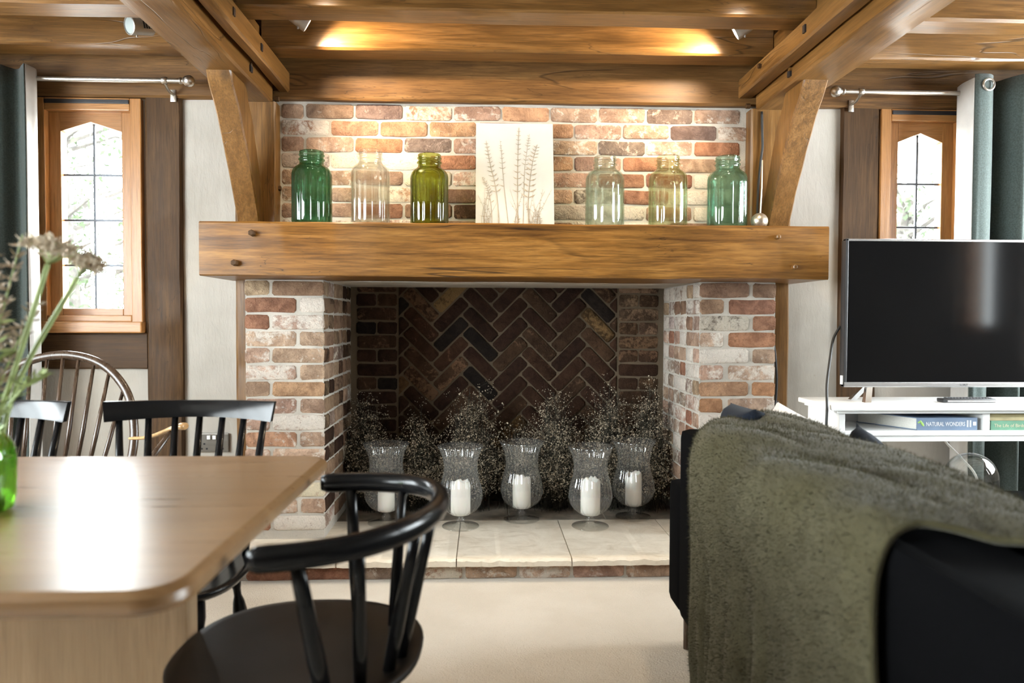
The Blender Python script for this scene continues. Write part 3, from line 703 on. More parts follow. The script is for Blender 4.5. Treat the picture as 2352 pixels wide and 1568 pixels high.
# botanical plaster cast leaning on the bricks
pic = thing('botanical_plaster_cast', (.138, 3.22, ZM), 'white plaster cast panel with wildflower relief leaning in the middle of mantel', 'picture')
PW, PH, TL = .345, .500, math.radians(12)
def PP(px, py, off=0):
    """picture panel coordinates: px -.5.. .5 across, py 0..1 up"""
    s = py*PH; return Vector((.138+px*PW, 3.225+s*math.sin(TL)-off*math.cos(TL), ZM+.001+s*math.cos(TL)-off*math.sin(TL)*-1*0+off*math.sin(TL)))
v = [PP(a, b, o) for o in (0, -.018) for (a, b) in ((-.5, 0), (.5, 0), (.5, 1), (-.5, 1))]
MB().add(v, [(0, 1, 2, 3), (7, 6, 5, 4), (0, 4, 5, 1), (1, 5, 6, 2), (2, 6, 7, 3), (3, 7, 4, 0)]).build('panel', M_cast, pic)
M_rel = plain('plaster_relief_tan', (.42, .34, .25), .9, var=.15, scale=60)
def sprig(pts, r, leaves, ll, seed, flower=.25):
    rn = random.Random(seed); q = crom([(*p, 0) for p in pts], 6); mb = MB(); P3 = [PP(a, b, .0012) for a, b, _ in q]
    mb.tube(P3, [r*(1-.6*i/len(P3)) for i in range(len(P3))], 5); n = len(P3)
    for i in range(leaves):
        t = rn.uniform(.12, 1.0) if flower < .2 else rn.uniform(.35, 1.0)
        k = min(n-2, int(t*(n-1))); p = P3[k]; d = (P3[k+1]-P3[k]).normalized(); s = rn.choice((-1, 1)); nrm = Vector((0, -math.cos(TL), math.sin(TL)))
        sd = d.cross(nrm)*s; L = ll*rn.uniform(.5, 1.1)*(1.15-.75*t)
        e = p+sd*L+d*L*.55; m = p+sd*L*.5+d*L*.15+nrm*.0025; wv = d*L*.13
        mb.add([p+nrm*.0005, m-wv, e, m+wv], [(0, 1, 2, 3)])
        mb.tube([p+nrm*.001, m, e], [.0006, .0007, .0003], 4)
    return mb.build('pressed_sprig', M_rel, pic, fix=False)
sprig([(.03, 0), (.03, .35), (.04, .7), (.055, .96)], .0020, 120, .022, 1)
sprig([(-.20, 0), (-.24, .35), (-.32, .62), (-.37, .83)], .0018, 80, .026, 2)
sprig([(.17, 0), (.17, .30), (.22, .60), (.29, .80)], .0018, 90, .036, 3)
sprig([(-.08, 0), (-.14, .4), (-.17, .7), (-.19, .84)], .0010, 34, .02, 4)
sprig([(.10, 0), (.12, .5), (.16, .75), (.19, .90)], .0010, 36, .02, 5)
sprig([(-.29, 0), (-.31, .25), (-.36, .40), (-.42, .49)], .0012, 44, .020, 6)
for i, (a, b) in enumerate(((.30, .0), (.26, .02), (.22, 0), (-.4, 0), (-.36, .0), (.0, 0))):
    rn = random.Random(30+i)
    for k in range(4): sprig([(a, b), (a+rn.uniform(-.05, .05), .12), (max(-.47, min(.47, a+rn.uniform(-.16, .18))), rn.uniform(.2, .38))], .0007, 7, .012, 50+i*5+k, .1)
# silver ball with rod
B = thing('ball_ornament', (1.184, 3.13, ZM), 'silver leaf ball with thin upright rod at the end of mantel', 'ornament')
MB().lathe([(.0001, 0), (.012, .0008)]+[(.0355*math.sin(a), .0355-.0355*math.cos(a)) for a in [PI*i/18 for i in range(3, 19)]], 32, (1.184, 3.13, ZM)).build('ball', M_ball, B, smooth=True)
MB().tube([(1.188, 3.132, ZM+.068), (1.20, 3.15, ZM+.18), (1.209, 3.17, ZM+.305)], [.0035, .003, .0025], 8).build('rod', plain('pale_rod', (.7, .66, .58), .3), B, smooth=True)
tag(MB().tube(crom([(1.262, 3.325, 2.02), (1.264, 3.322, 1.93), (1.266, 3.322, 1.86), (1.259, 3.322, 1.80), (1.250, 3.322, 1.70), (1.247, 3.322, 1.60), (1.246, 3.322, 1.50), (1.246, 3.322, 1.466)], 5), .0055, 8).build('lamp_cable', M_rubber, None, True), 'black cable running down the oak post behind the silver ball', 'cable')
tag(MB().tube(crom([(1.325, 3.32, 1.23), (1.327, 3.32, 1.0), (1.336, 3.318, .92), (1.345, 3.318, .80), (1.340, 3.318, .66), (1.338, 3.318, .5), (1.339, 3.318, .30), (1.338, 3.318, .02)], 5), .006, 8).build('lamp_cable', M_rubber, None, True), 'black cable running down the oak post below the mantel beside the brick pier', 'cable')

# ---------------------------------------------------------------- hearth: hurricane vases, candles, dried flowers
def hurricane(x, y, ch, cr, label, clabel, seed, s=1.0):
    n = 100; R = 24
    T = thing('hurricane_vase', (x, y, HZ), label, 'vase', 'glass hurricane vases on the hearth')
    foot = [(0, .002), (.040, .0005), (.086, 0), (.089, .003), (.086, .006), (.050, .010), (.024, .016), (.016, .022), (.021, .028), (.025, .034), (.020, .041), (.014, .046), (.016, .050), (.030, .056)]
    bowl = [(.030, .056), (.055, .066), (.078, .084), (.095, .108), (.103, .138), (.101, .168), (.094, .200), (.085, .232), (.0795, .262), (.078, .290), (.081, .318), (.089, .345), (.099, .367), (.108, .384)]
    inn = [(r-.0028, z+.0005) for r, z in bowl[::-1]][:-1]+[(.026, .060), (0, .060)]
    def rib(a, z, r):
        if z < .056: return 1
        k = min(1, (z-.056)/.02); return 1+k*.020*math.cos(R*a)+(.012*math.cos(R/2*a) if z > .37 else 0)
    mb = MB(); mb.lathe([(r*s, z*s) for r, z in foot+bowl[1:]+inn], 288, (x, y, HZ+.0005), rib=lambda a, z, r: rib(a, z/s, r)); mb.build('vase', M_clear, T, smooth=True)
    rn = random.Random(seed); mc = MB(); m = 40; rows = []
    prof = [(0, 0), (cr*.98, 0), (cr, .004), (cr*1.01, ch*.5), (cr, ch*.85)]
    for r, z in prof: rows.append([(x+r*math.cos(2*PI*k/m), y+r*math.sin(2*PI*k/m), HZ+.0615*s+z) for k in range(m)])
    tops = [ch+mnoise.noise((math.cos(2*PI*k/m)*1.2, math.sin(2*PI*k/m)*1.2, seed*3.3))*.024+mnoise.noise((math.cos(2*PI*k/m)*3, math.sin(2*PI*k/m)*3, seed*7.3))*.014 for k in range(m)]
    for f, dz in ((.99, -.004), (.95, 0), (.80, -.003), (.66, -.022), (.3, -.030), (0, -.031)):
        rows.append([(x+cr*f*math.cos(2*PI*k/m), y+cr*f*math.sin(2*PI*k/m), HZ+.0615*s+(tops[k] if f > .7 else ch-.0)+dz) for k in range(m)])
    vs = [p for r in rows for p in r]; fs = [(i*m+k, i*m+(k+1) % m, (i+1)*m+(k+1) % m, (i+1)*m+k) for i in range(len(rows)-1) for k in range(m)]
    cn = tag(mc.add(vs, fs).build('pillar_candle', M_wax, None, org=(x, y, HZ+.0615), smooth=True), clabel, 'candle', 'white pillar candles in the hurricane vases')
    MB().tube([(x, y, HZ+.0615*s+ch-.034), (x+.001, y, HZ+.0615*s+ch-.022)], .0012, 5).build('wick', M_dark, cn)
hurricane(-.463, 3.525, .110, .040, 'ribbed glass hurricane vase partly behind the curved rail of black chair', 'white pillar candle seen behind the curved rail of black chair', 1)
hurricane(-.105, 3.455, .155, .046, 'ribbed glass hurricane vase just past the curved rail of black chair', 'white pillar candle with wax spikes just past the black chair rail', 2)
hurricane(.190, 3.572, .150, .044, 'ribbed glass hurricane vase in the middle of the five on the hearth', 'white pillar candle in the middle hurricane vase, slanting top', 3)
hurricane(.508, 3.440, .165, .046, 'ribbed glass hurricane vase standing nearest the hearth edge, fourth along', 'white pillar candle in the hurricane vase fourth along, sloping melted rim', 4)
hurricane(.746, 3.600, .160, .040, 'ribbed glass hurricane vase last in row near the black sofa', 'white pillar candle in the last vase near the black sofa', 5)
def dried_bunch(x, y, h, spread, n, label, seed, lean=0.0):
    rn = np.random.RandomState(seed); T = thing('dried_flower_bunch', (x, y, HZ), label, 'dried flowers', 'bunches of dried flowers in the fireplace')
    sv, sf, hv, hf = [], [], [], []
    def seg(p, q, r):
        b = len(sv); d = (q-p); d = d/max(1e-6, np.linalg.norm(d)); u = np.cross(d, (0.3, .9, .1)); u /= max(1e-6, np.linalg.norm(u)); v2 = np.cross(d, u)
        for e in (p, q):
            for k in range(3): sv.append(tuple(e+u*r*math.cos(k*2.094)+v2*r*math.sin(k*2.094)))
        for k in range(3): sf.append((b+k, b+(k+1) % 3, b+3+(k+1) % 3, b+3+k))
    def floret(p, r):
        b = len(hv); o = rn.normal(size=(4, 3)); o /= np.linalg.norm(o, axis=1)[:, None]
        for k in range(4): hv.append(tuple(p+o[k]*r))
        hf.extend([(b, b+1, b+2), (b, b+2, b+3), (b, b+1, b+3)])
    for i in range(n):
        a = rn.uniform(0, 2*PI); k = rn.uniform(0, 1)**.6
        L = h*(1-.72*k*k)*rn.uniform(.5, 1.06)+.02
        base = np.array([x+rn.normal(0, .05), y+rn.normal(0, .03), HZ+.002])
        tip = np.array([x+lean*L+math.cos(a)*spread*k, y+math.sin(a)*spread*.95*k, HZ+L])
        tip[1] = min(max(tip[1], 3.655), YK-.03); tip[0] = min(max(tip[0], -.69), .955)
        mid = (base+tip)/2+np.array([math.cos(a)*spread*.12, 0, L*.06])
        pts = [(1-t)**2*base+2*t*(1-t)*mid+t*t*tip for t in np.linspace(0, 1, 6)]
        for p, q in zip(pts[:-1], pts[1:]): seg(p, q, .0011)
        for j in range(9):
            t = rn.uniform(.22, 1.0); p = (1-t)**2*base+2*t*(1-t)*mid+t*t*tip
            d = rn.normal(size=3)*.034; d[2] = abs(d[2])*.9+.012; e = p+d
            if e[1] > YK-.015: e[1] = YK-.015
            seg(p, e, .0007)
            for m in range(rn.randint(4, 8)):
                c = e+rn.normal(size=3)*.0105
                if c[1] < YK-.006 and c[2] > HZ+.004: floret(c, rn.uniform(.0026, .0056))
    mb = MB(); mb.v = sv; mb.f = sf; tag(mb.build('stems', M_dstem, T, fix=False), kind='stuff')
    mb = MB(); mb.v = hv; mb.f = hf; tag(mb.build('florets', M_dhead, T, fix=False), kind='stuff')
dried_bunch(-.57, 3.78, .58, .16, 202, 'dried flower bunch in fireplace corner beside the shaded brick cheek', 1, -.06)
dried_bunch(-.33, 3.78, .47, .15, 175, 'low dried flower bunch behind the vase seen past chair rail', 2)
dried_bunch(-.08, 3.77, .61, .17, 229, 'tall dried flower bunch between second and third hurricane vases', 3, .06)
dried_bunch(.19, 3.80, .44, .12, 148, 'short sparse dried flower bunch behind the middle hurricane vase', 4)
dried_bunch(.38, 3.77, .58, .16, 216, 'rounded dried flower bunch between third and fourth hurricane vases', 5, -.02)
dried_bunch(.63, 3.77, .63, .17, 229, 'tall dried flower bunch behind the fourth and last hurricane vases', 6, .04)
dried_bunch(.84, 3.74, .60, .11, 189, 'dried flower bunch in fireplace corner beside the brightly lit brick cheek', 7, .03)

# ---------------------------------------------------------------- curtains and poles
def curtain_path(pts, z0, z1, m, name, parent, amp=0, seed=0):
    q = crom([(*p, 0) for p in pts], 6); nz = 22; vs = []
    for j in range(nz+1):
        z = lerp(z1, z0, j/nz)
        for i, (x, y, _) in enumerate(q):
            f = j/nz; vs.append((x+mnoise.noise((i*.16, z*1.3, seed))*.012*f, y+mnoise.noise((i*.16, z*1.3, seed+5))*.018*f, z))
    n = len(q); fs = [(j*n+i, j*n+i+1, (j+1)*n+i+1, (j+1)*n+i) for j in range(nz) for i in range(n-1)]
    o = MB().add(vs, fs).build(name, m, parent, smooth=True)
    s = o.modifiers.new('thickness', 'SOLIDIFY'); s.thickness = .004; s.offset = 0; return o
cl = thing('curtain', (-2.3, 3.25, .02), 'long dark green curtain with white lining drawn back beside hoop chair', 'curtain')
curtain_path([(-2.74, 3.24), (-2.66, 3.16), (-2.58, 3.27), (-2.50, 3.16), (-2.42, 3.27), (-2.34, 3.16), (-2.26, 3.27), (-2.18, 3.16), (-2.11, 3.27), (-2.05, 3.17), (-2.0, 3.26), (-1.945, 3.21), (-1.920, 3.182)], .02, 2.135, M_curt, 'fabric', cl, seed=1)
curtain_path([(-1.918, 3.187), (-1.917, 3.20), (-1.916, 3.22), (-1.914, 3.25), (-1.93, 3.285)], .02, 2.135, M_lining, 'lining', cl, seed=1)
cr_ = thing('curtain', (2.45, 3.25, .02), 'long dark green curtain with white lining behind the television', 'curtain')
curtain_path([(2.143, 3.163), (2.165, 3.155), (2.205, 3.158), (2.242, 3.19), (2.268, 3.26), (2.30, 3.27), (2.335, 3.18), (2.365, 3.15), (2.40, 3.26), (2.46, 3.28), (2.52, 3.15), (2.58, 3.26), (2.65, 3.15), (2.72, 3.26), (2.78, 3.15), (2.85, 3.26)], .02, 2.15, M_curt, 'fabric', cr_, seed=3)
curtain_path([(2.141, 3.163), (2.141, 3.18), (2.141, 3.21), (2.143, 3.25), (2.155, 3.30)], .02, 2.135, M_lining, 'lining', cr_, seed=3)
def torus(mb, c, R, r, ax, n=28, k=8):
    pts = []
    for i in range(n+1):
        a = 2*PI*i/n; pts.append(Vector(c)+(Vector((0, math.cos(a), math.sin(a))) if ax == 'x' else Vector((math.cos(a), 0, math.sin(a))))*R)
    return mb.tube(pts, r, k, cap=False)
mb = MB(); torus(mb, (2.196, 3.150, 2.102), .024, .0055, 'z'); mb.build('eyelet', M_steel, cr_, smooth=True)
def pole(x0, x1, fin, brx, label):
    y, z = 3.27, 2.10
    T = thing('curtain_pole', ((x0+x1)/2, y, z), label, 'curtain pole')
    MB().tube([(x0, y, z), (x1, y, z)], .0105, 16).build('pole', M_steel, T, smooth=False, auto=40)
    s = 1 if fin > (x0+x1)/2 else -1
    mb = MB(); pr = [(0.0105, 0), (.014, .002), (.014, .010), (.011, .013), (.012, .018), (.020, .026), (.0245, .038), (.024, .050), (.017, .060), (.006, .066), (.0, .067)]
    mb.lathe(pr, 20); mb.v = [(fin+s*zz, y+a, z+b) for a, b, zz in mb.v]; mb.build('finial', M_steel, T, smooth=True)
    mb = MB(); mb.lathe([(.0135, -.012), (.015, -.010), (.015, .010), (.0135, .012)], 18); mb.v = [(brx+zz, y+a, z+b) for a, b, zz in mb.v]; mb.build('collar', M_steel, T, auto=40)
    mb = MB(); mb.tube([(brx, y, z-.010), (brx, y+.04, z-.03), (brx, 3.362, z-.035)], .006, 8).box(brx-.012, brx+.012, 3.356, 3.364, z-.065, z-.012, .002).build('bracket', M_steel, T, auto=40)
pole(-2.65, -1.315, -1.318, -1.38, 'steel curtain pole with round finial over the hoop chair window')
pole(1.615, 2.275, 1.618, 1.692, 'steel curtain pole with round finial over the window behind the television')

# ---------------------------------------------------------------- wall socket
S = thing('wall_socket', (-1.23, 3.40, .507), 'brushed steel double wall socket low on the plaster beside oak post', 'socket')
MB().box(-1.306, -1.158, 3.388, 3.40, .464, .550, .004).build('plate', plain('dull_steel', (.20, .185, .165), .35, .9), S)
for x in (-1.247, -1.222): MB().box(x-.008, x+.008, 3.381, 3.390, .523, .541, .002).build('switch', M_whitep, S)
for xc in (-1.268, -1.196):
    for (dx, dz) in ((0, .010), (-.011, -.012), (.011, -.012)): MB().box(xc+dx-.004, xc+dx+.004, 3.3865, 3.389, .492+dz-.004, .492+dz+.004).build('pin_hole', M_dark, S)

# ---------------------------------------------------------------- dining table
ZT = .75
T = thing('dining_table', (-1.28, 1.305, 0), 'honey oak dining table with rounded corners and slab pedestal', 'table')
def rrect(x0, x1, y0, y1, r, n=10):
    out = []
    for (cx, cy, a0) in ((x1-r, y1-r, 0), (x0+r, y1-r, 90), (x0+r, y0+r, 180), (x1-r, y0+r, 270)):
        for k in range(n+1):
            a = math.radians(a0+90*k/n); out.append((cx+r*math.cos(a), cy+r*math.sin(a)))
    return out
o0 = rrect(-2.2, -.358, .862, 1.752, .055)
def ring(e, z): return [(x+(1 if x < -1.28 else -1)*e, y+(1 if y < 1.3 else -1)*e, z) for x, y in o0]
rings = [ring(.012, ZT-.032), ring(.003, ZT-.027), ring(0, ZT-.018), ring(.002, ZT-.008), ring(.008, ZT-.002), ring(.014, ZT)]
n = len(o0); vs = [p for r in rings for p in r]
fs = [(i*n+k, i*n+(k+1) % n, (i+1)*n+(k+1) % n, (i+1)*n+k) for i in range(5) for k in range(n)]+[tuple(range(n-1, -1, -1)), tuple(5*n+k for k in range(n))]
MB().add(vs, fs).build('table_top', tblX, T, auto=30)
MB().box(-2.0, -.568, 1.42, 1.475, 0, ZT-.032, .003).build('pedestal_panel', tblZ, T)
MB().box(-1.95, -.85, 1.10, 1.42, 0, .05, .004).build('pedestal_foot', tblX, T)
MB().box(-2.0, -.70, 1.475, 1.55, ZT-.10, ZT-.032, .004).build('apron', tblX, T)

# ---------------------------------------------------------------- chairs
def turned_leg(p, q, name, parent, m, r=.016):
    p, q = Vector(p), Vector(q); f = [0, .04, .10, .16, .20, .24, .30, .6, .9, 1.0]; rr = [1.0, 1.0, .95, .62, .60, .92, 1.15, 1.1, .85, .72]
    return MB().tube([p.lerp(q, t) for t in f], [r*k for k in rr], 12).build(name, m, parent, auto=50)
def seat_mesh(cx, cy, rx, ry, z, th, mb, pw=2.6, front=-1, dish=.010):
    n = 56; rings = []
    for f, dz in ((0.0, -th), (.80, -th), (.93, -th*.75), (.99, -th*.35), (1.0, -th*.12), (.975, 0), (.90, .0), (.6, -dish*.7), (.3, -dish), (0.0, -dish)):
        r = []
        for k in range(n):
            a = 2*PI*k/n; c, s = math.cos(a), math.sin(a); e = 2/pw
            r.append((cx+f*rx*math.copysign(abs(c)**e, c), cy+f*ry*math.copysign(abs(s)**e, s), z+dz))
        rings.append(r)
    vs = [p for r in rings for p in r]
    return mb.add(vs, [(i*n+k, i*n+(k+1) % n, (i+1)*n+(k+1) % n, (i+1)*n+k) for i in range(len(rings)-1) for k in range(n)])
def comb_chair(x, y, label):
    T = thing('spindle_back_chair', (x, y, 0), label, 'chair', 'black chairs at the dining table')
    seat_mesh(x, y, .205, .20, .455, .030, MB(), 2.8).build('seat', M_black, T, smooth=True)
    for (lx, ly, fx, fy) in ((-.13, -.12, -.17, -.17), (.13, -.12, .17, -.17), (-.13, .12, -.16, .19), (.13, .12, .16, .19)):
        turned_leg((x+lx, y+ly, .428), (x+fx, y+fy, 0), 'leg', T, M_black)
    for s in (-1, 1): MB().tube([(x+s*.148, y-.145, .20), (x+s*.143, y+.155, .20)], [.008, .008], 8).build('stretcher', M_black, T)
    # comb rail: a bowed plank, ends nearer the table
    n = 26; vs = []
    for i in range(n+1):
        t = i/n*2-1; xx = x+t*.2245; yy = y+.244-.075*t*t+.0
        zt = .850-.004*(1-t*t); zb = .797+.0045*(1-t*t)
        k = .955 if abs(t) > .99 else 1
        for (dy, z, sx) in ((-.011, zb, .965), (-.011, zt-.003, 1), (-.008, zt, 1), (.008, zt, 1), (.011, zt-.003, 1), (.011, zb, .965)):
            vs.append((x+(xx-x)*sx, yy+dy+(z-.8)*.18, z))
    fs = [(i*6+k, i*6+(k+1) % 6, (i+1)*6+(k+1) % 6, (i+1)*6+k) for i in range(n) for k in range(6)]+[tuple(range(5, -1, -1)), tuple(n*6+k for k in range(6))]
    MB().add(vs, fs).build('comb_rail', M_black, T, auto=40)
    for k in range(7):
        t = (k-3)/3; xt = x+t*.192; yt = y+.244-.075*(t*.86)**2; xb = x+t*.160; yb = y+.165-.045*t*t
        MB().tube([(xb, yb, .450), (lerp(xb, xt, .45), lerp(yb, yt, .45), .62), (xt, yt, .802)], [.0085, .0115, .0085], 10).build('spindle', M_black, T, smooth=True)
    return T
comb_chair(-.782, 1.815, 'black spindle back chair at far side of table, nearer the fireplace')
comb_chair(-1.322, 1.815, 'black spindle back chair at far side of table, nearer the hoop chair')
# near armchair with a bent bow rail, at the end of the table
N = thing('bow_back_chair', (-.335, 1.36, 0), 'black bow back chair with curved arm rail at the end of the table', 'chair')
seat_mesh(-.338, 1.372, .226, .232, .462, .034, MB(), 2.35, dish=.012).build('seat', M_blackseat, N, smooth=True)
bow = crom([(-.330, 1.035, .732), (-.255, 1.058, .732), (-.185, 1.098, .733), (-.125, 1.165, .735), (-.088, 1.255, .736), (-.078, 1.345, .737), (-.092, 1.425, .736), (-.130, 1.485, .735), (-.185, 1.520, .733), (-.255, 1.535, .732), (-.335, 1.530, .731)], 6)
m = len(bow); rr = [.0195*(.72 if i in (0, m-1) else .96 if i in (1, m-2) else 1) for i in range(m)]
MB().tube(bow, rr, 14, flat=(1.05, .86), up=(0, 0, 1)).build('bow_rail', M_black, N, smooth=True)
for (bx, by, tx, ty, r) in ((-.255, 1.185, -.268, 1.055, .0135), (-.205, 1.225, -.185, 1.100, .0110), (-.165, 1.275, -.108, 1.205, .0110), (-.150, 1.325, -.088, 1.275, .0105), (-.150, 1.400, -.090, 1.415, .0105), (-.180, 1.470, -.165, 1.512, .0105), (-.262, 1.545, -.275, 1.533, .0130)):
    p, q = Vector((bx, by, .452)), Vector((tx, ty, .728))
    MB().tube([p, p.lerp(q, .3), p.lerp(q, .7), q], [r*1.0, r*1.12, r*.95, r*.8], 12).build('spindle', M_black, N, smooth=True)
for (lx, ly, fx, fy) in ((-.46, 1.25, -.52, 1.19), (-.46, 1.50, -.52, 1.57), (-.21, 1.25, -.14, 1.18), (-.21, 1.50, -.14, 1.57)): turned_leg((lx, ly, .432), (fx, fy, 0), 'leg', N, M_black, .018)
# old hoop back armchair by the wall
H = thing('hoop_back_armchair', (-1.52, 2.45, 0), 'old dark elm hoop back armchair under the window', 'chair')
hc = -1.528
hp = crom([(hc-.25, 2.62, .42), (hc-.280, 2.645, .56), (hc-.282, 2.67, .68), (hc-.242, 2.70, .81), (hc-.14, 2.73, .905), (hc, 2.74, .938), (hc+.14, 2.73, .905), (hc+.242, 2.70, .81), (hc+.282, 2.67, .68), (hc+.280, 2.645, .56), (hc+.25, 2.62, .42)], 7)
MB().tube(hp, .0155, 12, flat=(1, .8)).build('hoop', elm, H, smooth=True)
seat_mesh(hc, 2.45, .265, .235, .44, .038, MB(), 2.4).build('seat', elm, H, smooth=True)
for k in range(9):
    t = (k-4)/4*.86; xt = hc+t*.262; zt = .46
    zt = .66+.272*math.sqrt(max(0, 1-(t*.97)**2)); yt = 2.625+(zt-.42)*.22
    MB().tube([(hc+t*.20, 2.62-.05*t*t, .432), (lerp(hc+t*.20, xt, .5), lerp(2.62-.05*t*t, yt, .5)+.005, lerp(.432, zt, .5)), (xt, yt, zt)], [.0065, .0085, .006], 8).build('spindle', elm, H, smooth=True)
for s in (-1, 1):
    mb = MB(); mb.tube(crom([(hc+s*.275, 2.66, .645), (hc+s*.335, 2.625, .652), (hc+s*.395, 2.59, .668), (hc+s*.445, 2.565, .688), (hc+s*.49, 2.55, .702), (hc+s*.515, 2.545, .704)], 5), [.008]*6+[.009]*5+[.010]*5+[.012]*5+[.017]*4+[.011], 10, flat=(.75, 1.35), up=(0, 0, 1)).build('arm', elmA, H, smooth=True)
    MB().tube([(hc+s*.25, 2.46, .43), (hc+s*.38, 2.52, .56), (hc+s*.46, 2.555, .684)], [.011, .013, .009], 10).build('arm_post', elm, H, smooth=True)
    turned_leg((hc+s*.17, 2.32, .41), (hc+s*.23, 2.26, 0), 'leg', H, elm); turned_leg((hc+s*.16, 2.57, .41), (hc+s*.22, 2.66, 0), 'leg', H, elm)

# ---------------------------------------------------------------- vase of wild flowers on the table
vx, vy = -.842, 1.235
VA = thing('bottle_vase', (vx, vy, ZT), 'bright green glass vase at the edge of dining table holding wild flowers', 'vase')
tint = tuple(c**.3 for c in (.25, .50, .08)); gm = glassm('glass_green_vase', tint, .3, edge=tuple(c**.8 for c in (.25, .50, .08)))
mb = MB(); mb.lathe([(0, .004), (.05, 0), (.062, .006), (.065, .03), (.066, .09), (.062, .112), (.05, .128), (.044, .138), (.047, .145), (.043, .146), (.041, .138), (.047, .124), (.058, .108), (.0615, .09), (.061, .03), (.056, .012), (0, .011)], 48, (vx, vy, ZT+.0005)); mb.build('vase', gm, VA, smooth=True)
def cow_parsley(tip, mid, label, seed, R=.05):
    rn = random.Random(seed); P = thing('cow_parsley_stem', (vx, vy, ZT+.015), label, 'wild flower', 'wild flowers in the green vase')
    base = (vx+rn.uniform(-.02, .02), vy+rn.uniform(-.02, .02), ZT+.016); st = crom([base, mid, tip], 8); tip = Vector(tip)
    MB().tube(st, [.0042]*len(st), 8).build('stem', M_gstem, P, smooth=True)
    sp = MB(); hd = MB(); d = (tip-Vector(mid)).normalized(); a0 = d.cross(Vector((.2, 1, .1))).normalized(); b0 = d.cross(a0)
    for i in range(16):
        a = i*2.4; f = math.sqrt((i+.5)/16); e = tip+a0*math.cos(a)*R*f+b0*math.sin(a)*R*f+d*(.04-.016*f*f)
        sp.tube([tip, tip.lerp(e, .6)+d*.004, e], [.0012, .001, .0008], 5)
        for k in range(26):
            q = e+Vector((rn.gauss(0, .0085), rn.gauss(0, .0085), rn.gauss(0, .004))); s = rn.uniform(.0018, .0036)
            hd.add([q+Vector((rn.gauss(0, s), rn.gauss(0, s), rn.gauss(0, s)))*1.2 for _ in range(4)], [(0, 1, 2), (0, 2, 3), (0, 1, 3), (1, 2, 3)])
    sp.build('flower_spokes', M_gstem, P, smooth=True); tag(hd.build('florets', M_umbel, P, fix=False), kind='stuff')
cow_parsley((-.712, 1.235, 1.158), (-.778, 1.235, .955), 'tan cow parsley head on a long stem crossing the window frame', 1, .042)
cow_parsley((-.694, 1.29, 1.140), (-.778, 1.255, .955), 'smaller tan cow parsley head just behind the first, over the window panes', 2, .019)
def wild_grass(tip, label, seed, leafy=False):
    rn = random.Random(seed); P = thing('wild_grass_stem', (vx, vy, ZT+.015), label, 'wild flower', 'wild flowers in the green vase')
    base = Vector((vx+rn.uniform(-.025, .025), vy+rn.uniform(-.02, .02), ZT+.016)); tip = Vector(tip); mid = base.lerp(tip, .5)+Vector((0, 0, .03))
    st = [Vector(p) for p in crom([base, mid, tip], 10)]
    MB().tube(st, [.0030-.0018*i/len(st) for i in range(len(st))], 6).build('stem', M_gstem, P, smooth=True)
    hd = MB(); n = len(st)
    for k in range(150 if not leafy else 60):
        t = rn.uniform(.42 if not leafy else .25, 1); p = st[min(n-1, int(t*(n-1)))]
        L = rn.uniform(.012, .040)*(1.25-t*.7)*(1.5 if leafy else 1)
        u = Vector((rn.gauss(0, 1), rn.gauss(0, 1), rn.uniform(.1, 1.4))).normalized()*L; v_ = u.cross(Vector((rn.gauss(0, 1), rn.gauss(0, 1), .3))).normalized()*L*.10
        hd.add([p, p+u*.5+v_, p+u, p+u*.5-v_], [(0, 1, 2, 3)])
    tag(hd.build('seed_heads' if not leafy else 'leaves', M_gstem if leafy else M_ghead, P, fix=False), kind='stuff')
wild_grass((-.742, 1.22, 1.205), 'feathery brown grass stem standing tallest in the green vase', 1)
wild_grass((-.775, 1.21, 1.165), 'brown grass stem with drooping seeds nearest the picture edge', 2)
wild_grass((-.735, 1.25, 1.105), 'shorter brown grass stem leaning towards the window', 3)
wild_grass((-.722, 1.23, .985), 'low green leafy sprig fanning out over the table', 4, True)
wild_grass((-.768, 1.20, 1.075), 'taller green leafy sprig standing upright in the vase', 5, True)
wild_grass((-.80, 1.24, 1.19), 'brown grass stem half cut off by the picture edge', 6)

